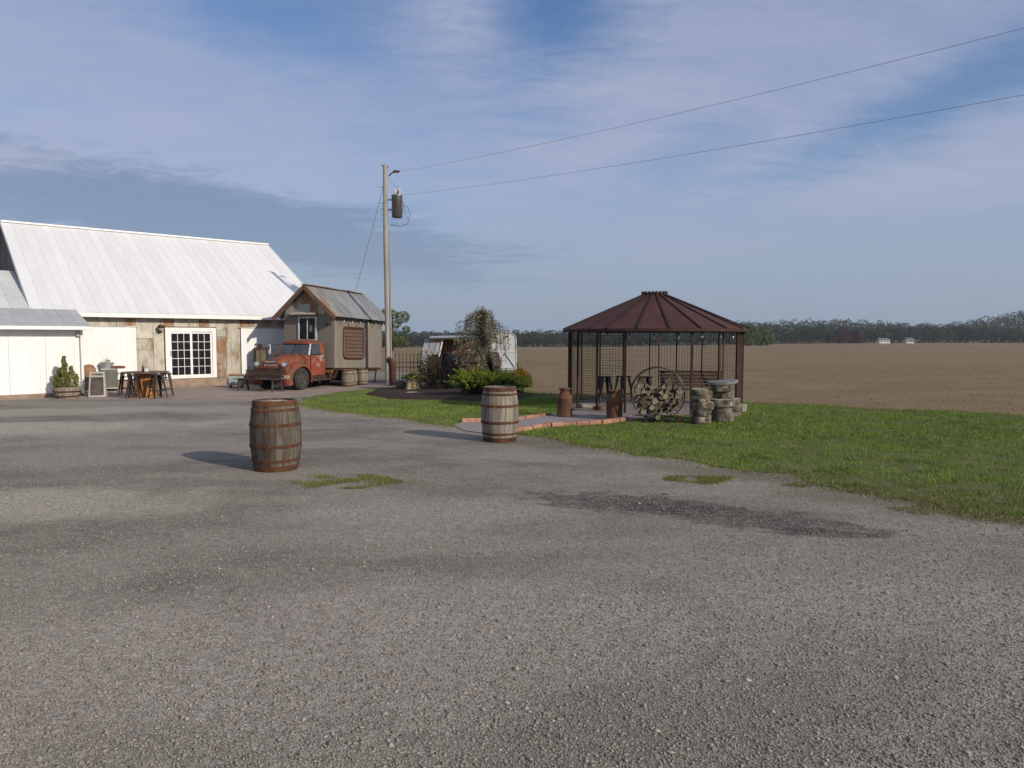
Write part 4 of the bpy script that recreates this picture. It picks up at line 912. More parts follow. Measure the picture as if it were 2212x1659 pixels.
MB().lathe([(.001,0),(.035,0),(.037,.12),(.016,.165),(.015,.20)], 12).build('glass_body', M['black'], bt, True); MB().lathe([(.018,.20),(.018,.22),(.001,.222)], 10).build('cap', M['rustdark'], bt)

# ------------------------------------------------------------------ benches
def make_bench(label, loc, rz, L=1.55, back_n=4, seat_n=4, scale=1.0, arms=True):
    t = thing('bench', label, 'bench', loc, rz, 'dark slatted benches'); t.scale = (scale,)*3
    for i in range(seat_n): MB().bb(-L/2,L/2,-.24+.105*i,-.24+.105*i+.09,.37+.012*(i==0),.395+.012*(i==0)).build('seat_slat', M['benchwood'], t, bevel=.006)
    for i in range(back_n):
        z0 = .43+.085*i; y0 = .19+.022*i; MB().hexa([(-L/2,y0,z0),(L/2,y0,z0),(L/2,y0+.025,z0),(-L/2,y0+.025,z0),(-L/2,y0+.018,z0+.07),(L/2,y0+.018,z0+.07),(L/2,y0+.043,z0+.07),(-L/2,y0+.043,z0+.07)]).build('back_slat', M['benchwood'], t, bevel=.005)
    for x in (-L/2+.10, L/2-.10):
        l = MB(); l.beam((x,-.22,0),(x,-.20,.37),.045,.045); l.beam((x,.24,0),(x,.17,.37),.045,.045); l.beam((x,.175,.36),(x,.30,.78),.045,.03); l.beam((x,-.22,.355),(x,.19,.355),.045,.03); l.build('leg', M['rim'], t)
        if arms: MB().tube([(x,-.2,.39),(x,-.22,.52),(x,-.16,.58),(x,.2,.58)], .016, 6).build('armrest', M['black'], t)
    return t
make_bench('dark slatted bench standing in front of the red truck grille', TL(-.12,-.98), TRZ, 1.55, 3, 4, TS, False)
make_bench('dark slatted bench inside the gazebo behind the wood slices', on(4.62,18.3,.0175), -.06, 1.62, 5, 4)

# ------------------------------------------------------------------ milk cans
def make_can(label, loc, rz):
    t = thing('milk_can', label, 'milk can', loc, rz, 'rusty milk cans by the gazebo')
    MB().lathe([(.001,0),(.165,0),(.172,.015),(.165,.03),(.165,.38),(.17,.39),(.165,.40),(.145,.46),(.10,.515),(.095,.55),(.118,.575)], 28).build('body', M['canrust'], t, True)
    MB().lathe([(.12,.572),(.128,.585),(.128,.61),(.115,.615),(.08,.60),(.03,.60),(.025,.625),(.001,.63)], 24).build('lid', M['canrust'], t, True)
    for s in (-1,1): MB().tube([(s*.135,0,.47),(s*.18,0,.495),(s*.195,0,.46),(s*.18,0,.425),(s*.16,0,.42)], .010, 8).build('handle', M['canrust'], t, True)
    return t
make_can('rusty milk can with pale rim at the far side of the path', G(564.7,416.2,.013), .2); make_can('rusty milk can at the inner corner of the front bricks', G(614.3,419.6,.013), 1.2)

# ------------------------------------------------------------------ firewood ring
HP = G(657,421.0,.02); hr = .53
ring = thing('log_ring', 'round iron firewood ring in front of the gazebo', 'firewood rack', HP, -.12)
for y in (-.15,.15): MB().tube([(hr*math.cos(2*math.pi*i/40), y, hr+.03+hr*math.sin(2*math.pi*i/40)) for i in range(40)], .011, 6, closed=True).build('hoop', M['gunmetal'], ring, True)
for a in (-60,-90,-120): MB().tube([(hr*math.cos(R(a)),-.15,hr+.03+hr*math.sin(R(a))),(hr*math.cos(R(a)),.15,hr+.03+hr*math.sin(R(a)))], .011, 6).build('spacer', M['gunmetal'], ring)
for x in (-.22,.22): MB().bb(x-.03,x+.03,-.22,.22,0,.03).build('foot', M['gunmetal'], ring)
rl = random.Random(5); pitch = .118; ct, st_ = math.cos(-.12), math.sin(-.12)
for j in range(9):
    zc = -.455+pitch*.86*j
    for i in range(-5,6):
        xc = (i+.5*(j % 2))*pitch
        if math.hypot(xc, zc) > hr-.067: continue
        if zc > .17+.16*abs(xc)/.5+rl.uniform(-.06,.09): continue
        k_ = rl.choice((3,3,4,4,5,6,7)); rr = pitch*(.68 if k_ < 5 else .57)*rl.uniform(.82,1.12); a0 = rl.uniform(0,6.28); L_ = rl.uniform(.36,.44); jx, jz = rl.uniform(-.018,.018), rl.uniform(-.018,.018); pts = [(xc+jx+rr*rl.uniform(.75,1.1)*math.cos(a0+2*math.pi*q/k_), zc+jz+rr*rl.uniform(.75,1.1)*math.sin(a0+2*math.pi*q/k_)) for q in range(k_)]
        y0 = -L_/2+rl.uniform(-.09,.07); o = MB(); n_ = len(pts); vs_ = [(p[0],y0,p[1]) for p in pts]+[(p[0]*1.0,y0+L_,p[1]) for p in pts]
        o.add(vs_, [tuple(range(n_)), tuple(range(n_,2*n_))], 1); o.add(vs_, [(q,(q+1)%n_,(q+1)%n_+n_,q+n_) for q in range(n_)], 0)
        lg = o.build('log', [M['logbark'], M['logend']], None, False, .006, HP+Vector((0,0,hr+.03)), (0,0,-.12)); tag(lg, 'split firewood log stacked inside the iron ring', 'log', 'firewood logs in the ring')

# ------------------------------------------------------------------ wood slice stacks
def slice_(loc, r, h, seed, label, tilt=(0,0), lumps=.10, grp='stacked wood slices'):
    rg = random.Random(seed); n_ = 22; ph = [rg.uniform(0,6.28) for _ in range(3)]
    R_ = [r*(1+lumps*math.sin(2*math.pi*i/n_+ph[0])+lumps*.6*math.sin(4*math.pi*i/n_+ph[1])+lumps*.3*math.sin(10*math.pi*i/n_+ph[2])) for i in range(n_)]
    o = MB(); rings = []
    for f, z in ((.94,0),(1,.012),(1.015,h*.5),(1,h-.012),(.95,h)): rings.append([(q*f*math.cos(2*math.pi*i/n_), q*f*math.sin(2*math.pi*i/n_), z) for i, q in enumerate(R_)])
    o.loft(rings, False); o.add(rings[-1], [tuple(range(n_))], 1); o.add(rings[0], [tuple(range(n_-1,-1,-1))], 1)
    return tag(o.build('wood_slice', [M['bark'], M['cut']], None, True, 0, loc, (tilt[0],tilt[1],rg.uniform(0,6))), label, 'wood slice', grp)
ordn = ['lowest','second','third','fourth','topmost']
p0 = G(700.5,422.8,.02); z = 0
for i in range(5):
    h = (.15,.12,.15,.13,.12)[i]; slice_(p0+Vector((rng.uniform(-.035,.035),rng.uniform(-.03,.03),z)), (.205,.185,.21,.18,.18)[i], h, 30+i, ordn[i]+' wood slice in the shorter stack beside the firewood ring'); z += h+.001
p1 = G(722.5,420.6,.02); z = 0
for i in range(5):
    h = (.16,.13,.16,.15,.14)[i]; slice_(p1+Vector((rng.uniform(-.05,.05),rng.uniform(-.04,.04),z)), (.24,.215,.25,.21,.205)[i], h, 50+i, ordn[i]+' wood slice in the taller stack at the right gazebo post'); z += h+.001
p2 = G(733.5,416.5,.02); zz = 0
for i in range(3):
    slice_(p2+Vector((0,0,zz)), .17, .13, 70+i, ordn[i if i < 2 else 4]+' wood slice of the low pile against the right gazebo post'); zz += .131
n_ = 26; o = MB(); pts = [(.30*(1+.12*math.sin(2.0*a+1)+.05*math.sin(5*a))*math.cos(a), .22*(1+.10*math.sin(3*a))*math.sin(a)) for a in [2*math.pi*i/n_ for i in range(n_)]]
o.poly(pts, 0, .055); tag(o.build('slab', M['slab'], None, False, .01, p1+Vector((.0,.0,z+.012)), (.05,-.06,.2)), 'flat grey slab lying on the taller wood slice stack', 'slab')
tag(MB().box((0,0,.09),(.14,.14,.18)).build('concrete_block', M['concrete'], None, bevel=.015, loc=G(742,411.8,.02), rot=(.12,0,.5)), 'pale concrete block at the foot of the right gazebo post', 'concrete block')
tag(MB().box((0,0,.04),(.13,.09,.08)).build('loose_brick', M['brick'], None, bevel=.008, loc=G(680,421.6,.02), rot=(0,0,.5)), 'loose red brick on the grass right of the firewood ring', 'brick')
st1 = MB(); st1.poly([(-.22,-.10),(.05,-.15),(.24,-.06),(.22,.12),(-.05,.16),(-.24,.08)], 0, .09); tag(st1.build('flagstone', M['stone'], None, bevel=.02, loc=on(1.85,17.35,.0175), rot=(.05,.08,.3)), 'pale flat stone lying inside the gazebo at its left', 'stone')
tag(MB().poly([(-.16,-.10),(.12,-.12),(.17,.05),(-.1,.12)], 0, .08).build('flagstone', M['terra'], None, bevel=.015, loc=on(2.05,16.9,.0175), rot=(0,.05,1.0)), 'reddish flat stone behind the far milk can', 'stone')

# ------------------------------------------------------------------ patio things
AC = G(110,390.6)
t = thing('air_conditioner', 'grey outdoor air conditioner beside the white barn door', 'air conditioner', AC, BRZ-.25)
MB().bb(-.25,.25,-.25,.25,.10,.76).build('cabinet', M['acgrey'], t, bevel=.015); MB().bb(-.265,.265,-.265,.265,.762,.80).build('top_cover', M['acpale'], t, bevel=.01); MB().bb(-.255,.255,-.255,.255,.085,.12).build('base_rim', M['acpale'], t)
o = MB()
for i in range(20): z = .15+.03*i; o.bb(-.252,.252,-.258,-.2515,z,z+.012); o.bb(.2515,.258,-.25,.25,z,z+.012)
kind(o.build('louvre', M['acgrey'], t), 'stuff')
for x in (-.2,.2): MB().bb(x-.05,x+.05,-.2,.2,0,.084).build('foot', M['black'], t)
tb = thing('washtub', 'galvanised washtub planter on top of the air conditioner', 'washtub', AC+Vector((-.08,0,.80)))
MB().lathe([(.001,0),(.17,0),(.22,.20),(.232,.205),(.23,.215),(.215,.205),(.17,.03),(.001,.03)], 26).build('tub', M['galvtub'], tb, True); MB().lathe([(.213,.185),(.001,.19)], 20).build('soil', M['mulch'], tb)
for s in (-1,1): MB().tube([(s*.22,-.05,.17),(s*.26,-.05,.19),(s*.26,.05,.19),(s*.22,.05,.17)], .008, 6).build('handle', M['galvtub'], tb)
n_ = 60; P = np.array([-.05,0,.2])+NR.normal(size=(n_,3))*np.array([.09,.07,.05])+np.array([.05,0,.05]); X_, Y_ = leafset(P, .03); cards('seedling', P, X_, Y_, tintmix(n_, [(.07,.09,.035),(.10,.09,.05)]), M['leaf'], tb)
MB().tube([(0,0,.19),(.01,0,.42)], .005, 5).build('stem', M['trunk'], tb)
o = MB(); o.poly([(-.21,-.08),(.18,-.1),(.24,0),(.18,.1),(-.21,.08)], 0, .10); tag(o.build('terracotta_trough', M['terra'], None, bevel=.03, loc=AC+Vector((.33,.02,.80)), rot=(0,0,.1)), 'red brown trough beside the washtub', 'planter')
# chalkboard
CBp = G(98,396.6)
t = thing('sandwich_board', 'white framed sandwich board leaning beside the air conditioner', 'sign board', CBp, BRZ-.35); t.scale = (1.0,)*3
for s in (-1,1):
    f = MB(); lean = .12
    def q(x, z, y0=0): return Vector((x, s*(.20-.20*z/.80)+y0*s, z))
    for (xa,za,xb,zb) in ((-.22,0,-.19,.80),(.22,0,.19,.80)): f.beam(q(xa,za), q(xb,zb), .04, .03)
    f.beam(q(-.22,.03), q(.22,.03), .05, .03, (0,1,0)); f.beam(q(-.19,.78), q(.19,.78), .05, .03, (0,1,0)); f.beam(q(-.19,.66), q(.19,.66), .05, .03, (0,1,0))
    f.build('frame', M['boardframe'], t)
    MB().hexa([q(-.20,.06,-.008),q(.20,.06,-.008),q(.20,.06,.002),q(-.20,.06,.002),q(-.18,.64,-.008),q(.18,.64,-.008),q(.18,.64,.002),q(-.18,.64,.002)]).build('board', M['chalk'], t)
# smoker behind the shed corner
SMK = G(90,393.6)
t = thing('drum_smoker', 'rust brown drum with domed lid behind the shed corner', 'smoker', SMK, .5)
MB().lathe([(.001,.12),(.19,.12),(.20,.16),(.20,.55),(.215,.56),(.215,.58)], 24).build('barrel_body', M['rustdark'], t, True); MB().lathe([(.218,.58),(.218,.70),(.20,.86),(.13,.97),(.05,1.0),(.001,1.0)], 24).build('lid', M['tanlid'], t, True)
for a in (0.3,2.4,4.5): MB().tube([(.15*math.cos(a),.15*math.sin(a),.13),(.2*math.cos(a),.2*math.sin(a),0)], .018, 6).build('leg', M['black'], t)
# half barrel planter and shrub
PL = G(67.3,398.2)
t = thing('half_barrel_planter', 'half barrel planter against the white shed wall', 'planter', PL, .3)
for i in range(22):
    a0, a1 = 2*math.pi*i/22+.008, 2*math.pi*(i+1)/22-.008; secs = []
    for z, r_ in ((0,.30),(.16,.36),(.36,.40)): secs.append([(r_*math.cos(a0),r_*math.sin(a0),z),(r_*math.cos(a1),r_*math.sin(a1),z),((r_-.025)*math.cos(a1),(r_-.025)*math.sin(a1),z),((r_-.025)*math.cos(a0),(r_-.025)*math.sin(a0),z)])
    MB().loft(secs).build('stave', M['planterwood'], t)
for z0, z1, ra, rb in ((.05,.09,.325,.338),(.20,.245,.378,.386)): MB().lathe([(ra-.01,z0),(ra+.006,z0),(rb+.006,z1),(rb-.01,z1)], 30).build('hoop', M['hoop'], t, True)
MB().lathe([(.37,.32),(.001,.34)], 20).build('soil', M['mulch'], t)
# cooler box
t = thing('metal_cooler', 'old pale green metal cooler with rusty lid beside the bench', 'cooler', G(236.5,387.6), BRZ-.5)
MB().bb(-.26,.26,-.2,.2,.10,.46).build('box_body', M['coolerside'], t, bevel=.03); MB().bb(-.275,.275,-.215,.215,.465,.52).build('lid', M['coolerlid'], t, bevel=.02)
for x in (-.2,.2): MB().bb(x-.03,x+.03,-.16,.16,0,.10).build('leg', M['rustdark'], t)
MB().tube([(-.06,-.21,.36),(-.06,-.235,.36),(.06,-.235,.36),(.06,-.21,.36)], .01, 6).build('latch', M['chrome'], t)
# rusty cabinet pump
t = thing('rusty_cabinet', 'rusty antique cabinet with round finial against the white barn door', 'cabinet', (-10.28,29.45,-.203), BRZ-.2)
MB().bb(-.24,.24,-.17,.17,0,1.52).build('case', M['rustdark'], t, bevel=.02); MB().lathe([(.001,1.52),(.09,1.52),(.10,1.58),(.075,1.66),(.001,1.68)], 16).build('finial', M['rustdark'], t, True)
MB().bb(-.20,-.07,-.185,-.1705,.85,1.40).build('face_panel', M['yellowed'], t); MB().bb(-.04,.20,-.185,-.1705,.95,1.42).build('face_panel', M['yellowed'], t); MB().tube([(.24,-.05,.95),(.34,-.08,.85),(.34,-.08,.6)], .012, 6).build('hose', M['black'], t)
# barn lantern
LP = B0+Bdir*(-1.12)+Bout*.05
t = thing('wall_lantern', 'round brown lantern on the tin wall left of the patio door', 'lantern', LP+Vector((0,0,1.88)), BRZ)
MB().lathe([(.001,.0),(.06,.01),(.10,.06),(.11,.12)], 16, (0,-.14,.08)).build('jar', M['bulb'], t, True); MB().lathe([(.115,.19),(.13,.21),(.12,.27),(.06,.31),(.001,.32)], 16, (0,-.14,0)).build('hood', M['rustdark'], t, True); MB().bb(-.06,.06,-.03,.0,.05,.32).build('back_plate', M['rustdark'], t); MB().beam((0,-.02,.28),(0,-.12,.3),.03,.03).build('arm', M['rustdark'], t)

# ------------------------------------------------------------------ bed: tractor, machine, trailer
TRC = on(-1.46,25.7,.05)
tractor = thing('tractor', 'rusty old tractor overgrown in the mulch bed', 'tractor', TRC, R(20))
def twheel(x, y, r, w, s):
    ty = wheel(tractor, x, y, r, w, s, M['rustdark'], 'wheel', 0); lg = MB()
    for i in range(26):
        a = 2*math.pi*i/26
        for e in (-1,1): lg.box((x+e*w*.24, y+(r+.008)*math.cos(a+e*.06), r+(r+.008)*math.sin(a+e*.06)), (w*.44,.03,.035), (a+math.pi/2,0,e*.35))
    kind(lg.build('tread_lug', M['rubber'], ty), 'stuff')
for s in (-1,1): twheel(s*.78, 0, .60, .30, s)
for s in (-1,1): wheel(tractor, s*.55, 1.75, .30, .14, s, M['rustdark'], 'wheel', 0)
MB().tube([(-.78,0,.6),(-.3,0,.62),(.3,0,.62),(.78,0,.6)], [.09,.14,.14,.09], 10).build('rear_axle', M['tractorred'], tractor); MB().tube([(-.55,1.75,.3),(.55,1.75,.3)], .04, 8).build('front_axle', M['tractorred'], tractor)
MB().bb(-.18,.18,-.1,1.0,.42,.78).build('transmission', M['tractorred'], tractor, bevel=.04); MB().loft([sup(.22,.62,1.08,.55,4),sup(.24,.60,1.12,.8,4),sup(.23,.60,1.10,1.7,4),sup(.19,.62,1.05,1.85,4)]).build('hood', M['tractorred'], tractor, True)
MB().lathe([(.001,.74),(.18,.76),(.24,.82),(.23,.84),(.17,.79),(.001,.77)], 16, (0,-.15,.1)).build('seat', M['rustdark'], tractor, True)
MB().tube([(0,.75,1.05),(0,.38,1.28)], .02, 8).build('steering_column', M['rustdark'], tractor); MB().tube([(.19*math.cos(2*math.pi*i/20), .36+.10*math.sin(2*math.pi*i/20), 1.30+.16*math.sin(2*math.pi*i/20)) for i in range(20)], .014, 6, closed=True).build('steering_wheel', M['black'], tractor)
for s in (-1,1): MB().lathe([(.66,s*.60),(.68,s*.62),(.68,s*.94),(.64,s*.95)], 14, (0,0,.6), 'x', R(20), R(165)).build('fender', M['tractorred'], tractor)
MB().tube([(.1,1.3,1.1),(.1,1.3,1.55)], .03, 8).build('exhaust', M['rustdark'], tractor); MB().beam((-.55,-.35,.92),(.6,-.3,.90),.05,.04).build('tool_bar', M['rustdark'], tractor)
mc = thing('farm_machine', 'derelict tin roofed farm machine with slanted posts behind the tractor', 'farm machine', on(-2.72,28.6,.0), .05); mc.scale = (1.08,)*3
MB().bb(-.82,-.60,0,.9,.02,1.12).build('side_plate', M['machine'], mc); MB().bb(-.58,1.15,.05,1.0,.25,1.05).build('hull', M['rustdark'], mc, bevel=.03); MB().bb(-.45,1.1,.85,.95,1.05,1.74).build('back_wall', M['rust'], mc)
for i in range(3): x0 = -.80+.22*i; MB().hexa([(x0,.0,1.14),(x0+.205,.0,1.14),(x0+.205,.02,1.14),(x0,.02,1.14),(x0+.12,.10,1.70),(x0+.315,.10,1.70),(x0+.315,.12,1.70),(x0+.12,.12,1.70)]).build('slanted_sheet', M['machine'], mc)
for x in (-.17,.92): MB().beam((x,.0,1.06),(x+.15,.06,1.74),.05,.05).build('slanted_post', M['trailertrim'], mc)
MB().hexa([(-.52,-.1,1.74),(1.2,-.1,1.78),(1.2,1.1,1.84),(-.52,1.1,1.80),(-.52,-.1,1.765),(1.2,-.1,1.805),(1.2,1.1,1.865),(-.52,1.1,1.825)]).build('tin_roof', M['galvtub'], mc); MB().bb(-.5,1.15,-.09,-.05,1.69,1.738).build('red_fascia', M['tractorred'], mc)
for x in (-.5,.8): MB().lathe([(.001,-.05),(.25,-.05),(.28,0),(.25,.05),(.001,.05)], 18, (x,0,.28), 'y').build('iron_wheel', M['rustdark'], mc)
TRL = on(-.43,33,0)
tr_ = thing('horse_trailer', 'chalky white horse trailer with rounded roof seen from behind', 'trailer', TRL, .02)
def tsec(y, w=.62, z0=.32, z1=2.0, rc=.30, ins=0):
    p = [(-w+ins,y,z0+ins),(-w+ins,y,z1-rc)]
    for j in range(1,7): a = R(180-15*j); p.append((-w+ins+rc+ (rc-0)*math.cos(a), y, z1-rc-ins*0+(rc-ins)*math.sin(a)))
    for j in range(0,6): a = R(90-15*j); p.append((w-ins-rc+rc*math.cos(a), y, z1-rc+(rc-ins)*math.sin(a)))
    return p+[(w-ins,y,z1-rc),(w-ins,y,z0+ins)]
MB().loft([tsec(0),tsec(3.2)]).build('body', M['trailer'], tr_, True)
MB().tube([(x,-.02,z) for x,y,z in tsec(0)], .022, 6).build('rear_frame', M['trailertrim'], tr_)
for s in (-1,1):
    dd = MB().bb(min(s*.03,s*.58),max(s*.03,s*.58),-.035,-.002,.38,1.10).build('rear_door', M['trailer'], tr_, bevel=.01)
    MB().beam((s*.10,-.045,1.08),(s*.55,-.045,.42),.02,.045,(0,1,0)).build('door_brace', M['trailertrim'] if s < 0 else M['taupe_dark'], dd)
MB().bb(-.60,.60,-.05,-.01,1.105,1.15).build('cross_rail', M['trailertrim'], tr_); MB().bb(-.03,.03,-.05,-.01,.38,1.10).build('centre_post', M['trailertrim'], tr_); MB().bb(.05,.28,-.03,-.003,1.80,1.88).build('marker_patch', M['coolerlid'], tr_); MB().bb(-.56,-.34,-.06,-.037,.86,1.02).build('number_plate', M['trailertrim'], tr_)
for s in (-1,1): wheel(tr_, s*.68, 1.7, .30, .16, s, M['rim'], 'wheel', 0)

# stump, stones and flower pot
SP = G(412.3,391.6)
sp_ = thing('stump_planter', 'tan tree stump planter with flowers on the mulch', 'stump planter', SP+Vector((0,0,.04))); sp_.scale = (1.2,1.2,1.15)
sec = []
for z, r_ in ((0,.25),(.08,.21),(.22,.185),(.34,.18),(.36,.165)): sec.append([(r_*(1+.10*math.sin(3*a+.5)*(1.4-z*3 if z < .3 else .4))*math.cos(a), r_*(1+.08*math.sin(5*a))*math.sin(a), z) for a in [2*math.pi*i/24 for i in range(24)]])
MB().loft(sec).build('stump', M['stumpwood'], sp_, True)
n_ = 420; a = NR.uniform(0,6.28,n_); r_ = NR.uniform(0,.26,n_)**.8*.9; P = np.stack([r_*np.cos(a)*1.25+.06, r_*np.sin(a), .36+NR.uniform(0,.24,n_)*(1-r_/.4)], 1); X_, Y_ = leafset(P, .05, .6, .4)
c_ = tintmix(n_, [(.10,.16,.03),(.07,.12,.03),(.14,.19,.05)]); w_ = (P[:,0] > .02) & (P[:,2] > .40) & (NR.random(n_) < .65); c_[w_] = tintmix(int(w_.sum()), [(.55,.42,.05),(.50,.45,.15),(.6,.5,.25)]); cards('flower_clump', P, X_, Y_, c_, M['leaf'], sp_)
def boulder(name, label, loc, s, m_, seed):
    rg = random.Random(seed); o = MB(); secs = []
    for j in range(7):
        ph = -1.25+2.6*j/6; rr = math.cos(ph); zz_ = (math.sin(ph)+.95)/1.95
        secs.append([Vector((s[0]*max(rr,.12)*math.cos(a)*(1+.16*mnoise.noise(Vector((math.cos(a)*1.3+seed,math.sin(a)*1.3,ph)))), s[1]*max(rr,.12)*math.sin(a)*(1+.16*mnoise.noise(Vector((math.cos(a)*1.3+seed,math.sin(a)*1.3,ph)))), s[2]*zz_)) for a in [2*math.pi*i/16 for i in range(16)]])
    o.loft(secs); return tag(o.build(name, m_, None, True, 0, loc), label, 'rock')
boulder('rock', 'dark round rock left of the stump planter', G(401.3,390.8)+Vector((0,0,.03)), (.22,.22,.34), M['darkstone'], 1)
boulder('rock', 'dark rock right of the stump planter', G(421,388.4)+Vector((0,0,.03)), (.20,.18,.24), M['darkstone'], 2)
boulder('rock', 'flat pale stone lying in front of the stump planter', G(412.5,395.2)+Vector((0,0,.02)), (.29,.16,.10), M['stone'], 3)
# ------------------------------------------------------------------ plants
def npv(v): return np.array((v[0], v[1], v[2]), float)
def plumes(n, spread, h0, h1, ln, k, size, cols, tipcols, base=(0,0,0), upright=.9):
    Ps, Xs, Ys, Cs = [], [], [], []
    for _ in range(n):
        a = NR.uniform(0, 6.28); r = spread*NR.uniform(0,1)**.6; b0 = np.array([r*.5*math.cos(a), r*.5*math.sin(a), NR.uniform(h0*.2, h0)])
        d = np.array([math.cos(a)*r/spread, math.sin(a)*r/spread, upright*NR.uniform(.55, 1.25)]); d /= np.linalg.norm(d); L_ = ln*NR.uniform(.6, 1.15)
        t = NR.uniform(.05, 1, k)**.8; P = b0+d*(t*L_)[:,None]+NR.normal(size=(k,3))*(.055*(1.15-t))[:,None]; P[:,2] -= (.12*(r/spread)*t*t*L_)
        P[:,2] = np.maximum(P[:,2], .02)
        yv = d+NR.normal(size=(k,3))*.45; yv /= np.linalg.norm(yv, axis=1, keepdims=True); xv = np.cross(yv, unit(k)); xv /= np.linalg.norm(xv, axis=1, keepdims=True)+1e-9
        s = size*NR.uniform(.6,1.3,(k,1)); Ps.append(P); Ys.append(yv*s); Xs.append(xv*s*.30)
        c = np.where((t > .62)[:,None], tintmix(k, tipcols), tintmix(k, cols)); Cs.append(c)
    return [np.concatenate(q) for q in (Ps, Xs, Ys, Cs)]
def juniper(label, loc, n, spread, h0, ln, cols, tips, k=55, size=.05):
    t = thing('juniper', label, 'shrub', loc, 0, 'junipers in the mulch bed'); P, X_, Y_, C_ = plumes(n, spread, h0, 1, ln, k, size, cols, tips); cards('foliage', P, X_, Y_, C_, M['leaf'], t)
    o = MB()
    for i in range(9): a = i*.7; o.tube([(0,0,0),(.12*math.cos(a),.12*math.sin(a),.2),(spread*.6*math.cos(a),spread*.6*math.sin(a),.25+ln*.45)], [.025,.018,.006], 5)
    o.build('stem', M['trunk'], t); return t
GOLD = [(.20,.26,.025),(.16,.22,.025),(.24,.27,.04)]; MIDG = [(.045,.075,.014),(.06,.095,.018),(.035,.055,.012)]
juniper('bright gold green juniper in front of the tractor', G(474,396.8), 180, .56, .32, .70, MIDG, GOLD)
juniper('dark green juniper behind the silvery barrel', G(492,395.6), 160, .60, .32, .60, [(.035,.055,.012),(.045,.07,.014)], [(.10,.14,.02),(.07,.11,.02),(.14,.18,.03)])
juniper('low dark juniper beside the orange tipped shrub', G(508,392.5), 90, .42, .22, .45, [(.02,.032,.010),(.028,.04,.012)], [(.04,.06,.014),(.03,.045,.012)])
# orange tipped spirea
t = thing('spirea', 'rounded shrub with orange tips right of the junipers', 'shrub', G(521,393))
n_ = 6500; d = unit(n_); d[:,2] = np.abs(d[:,2]); r_ = NR.uniform(.45,1,n_)**.6*(1+.14*np.sin(d[:,0]*7+2)*np.cos(d[:,1]*6)); P = d*r_[:,None]*np.array([.36,.34,.58])+np.array([0,0,.20]); P[:,2] = np.maximum(P[:,2], .04)
X_, Y_ = leafset(P, .028, .55, .3); top = (P[:,2] > .48+.12*NR.random(n_))
c_ = tintmix(n_, [(.13,.17,.03),(.10,.14,.025),(.17,.19,.04)]); c_[top] = tintmix(int(top.sum()), [(.30,.16,.03),(.26,.12,.03),(.25,.20,.04)]); cards('foliage', P, X_, Y_, c_, M['leaf'], t)
o = MB()
for i in range(14): a = i*.45; o.tube([(.03*math.cos(a),.03*math.sin(a),0),(.15*math.cos(a),.15*math.sin(a),.35),(.26*math.cos(a),.26*math.sin(a),.62)], [.008,.006,.003], 4)
o.build('stem', M['trunk'], t)
# weeping tree
WT = on(-1.02,24.0,.04)
t = thing('weeping_tree', 'small weeping tree with sparse drooping twigs in the mulch bed', 'tree', WT); t.scale = (1.05,1.05,.93)
MB().tube([(0,0,0),(.03,0,.7),(-.02,.02,1.4),(.03,0,2.0),(.0,0,2.45),(.06,0,2.75)], [.055,.05,.045,.04,.028,.012], 8).build('trunk', M['trunk'], t, True)
tw = MB(); Ls = []; rw = random.Random(4)
for i in range(190):
    a = rw.uniform(0,6.28); z0 = rw.uniform(1.15,2.72); ro = rw.uniform(.15,1.0)**.8*(.95-.35*abs(z0-1.9))*(1.0 if z0 < 2.4 else .7); rise = rw.uniform(.05,.42) if z0 < 2.45 else rw.uniform(.1,.35); fall = rw.uniform(.15,.95)*(z0/2.4)
    p0 = Vector((0,0,z0)); p1 = Vector((ro*.5*math.cos(a),ro*.5*math.sin(a),z0+rise)); p2 = Vector((ro*math.cos(a+.15),ro*math.sin(a+.15),z0+rise*.6)); p3 = Vector((ro*1.08*math.cos(a+.2),ro*1.08*math.sin(a+.2),max(.35,z0-fall*.5))); p4 = Vector((ro*1.05*math.cos(a+.25),ro*1.05*math.sin(a+.25),max(.25,z0-fall)))
    pts = [p0,p1,p2,p3,p4]; tw.tube(pts, [.012,.009,.007,.005,.003], 3)
    for _ in range(int(20+22*rw.random())):
        s = rw.random()*3.6+.4; k_ = int(min(s,3)); p = pts[k_].lerp(pts[k_+1], min(1,s-k_)); Ls.append((p.x+rw.gauss(0,.03),p.y+rw.gauss(0,.03),p.z+rw.gauss(0,.03)))
tw.build('twigs', M['trunk'], t)
P = np.array(Ls); X_, Y_ = leafset(P, .034, .55, -.3); cards('crown', P, X_, Y_, tintmix(len(P), [(.25,.26,.14),(.19,.21,.10),(.29,.29,.19),(.18,.15,.10)]), M['leaf'], t)
# vines on the machine and the tractor
VC = [(.055,.050,.022),(.075,.062,.028),(.045,.05,.018),(.09,.06,.035)]
def vine(label, loc, P, stems):
    t = thing('vine', label, 'vine', loc, 0, 'vines in the mulch bed'); X_, Y_ = leafset(P, .035, .7); cards('leaves', P, X_, Y_, tintmix(len(P), VC), M['leaf'], t); rv = random.Random(8)
    for (x, y) in stems:
        p = Vector((x,y,0)); pts = [p.copy()]
        for j in range(5): p = p+Vector((rv.uniform(-.15,.15),rv.uniform(-.05,.08),rv.uniform(.12,.3))); pts.append(p.copy())
        MB().tube(pts, [.012,.011,.010,.008,.006,.004], 4).build('stem', M['trunk'], t)
n_ = 6500; P = np.stack([NR.uniform(-.65,1.6,n_), NR.normal(0,.25,n_)+.75, np.abs(NR.normal(.55,.38,n_))], 1); P = P[P[:,2] < 1.55]
rv0 = random.Random(2); vine('brownish vine climbing over the tin roofed machine', on(-2.9,26.6,.02), P, [(rv0.uniform(-.6,1.4), .55+rv0.uniform(-.1,.3)) for _ in range(16)])
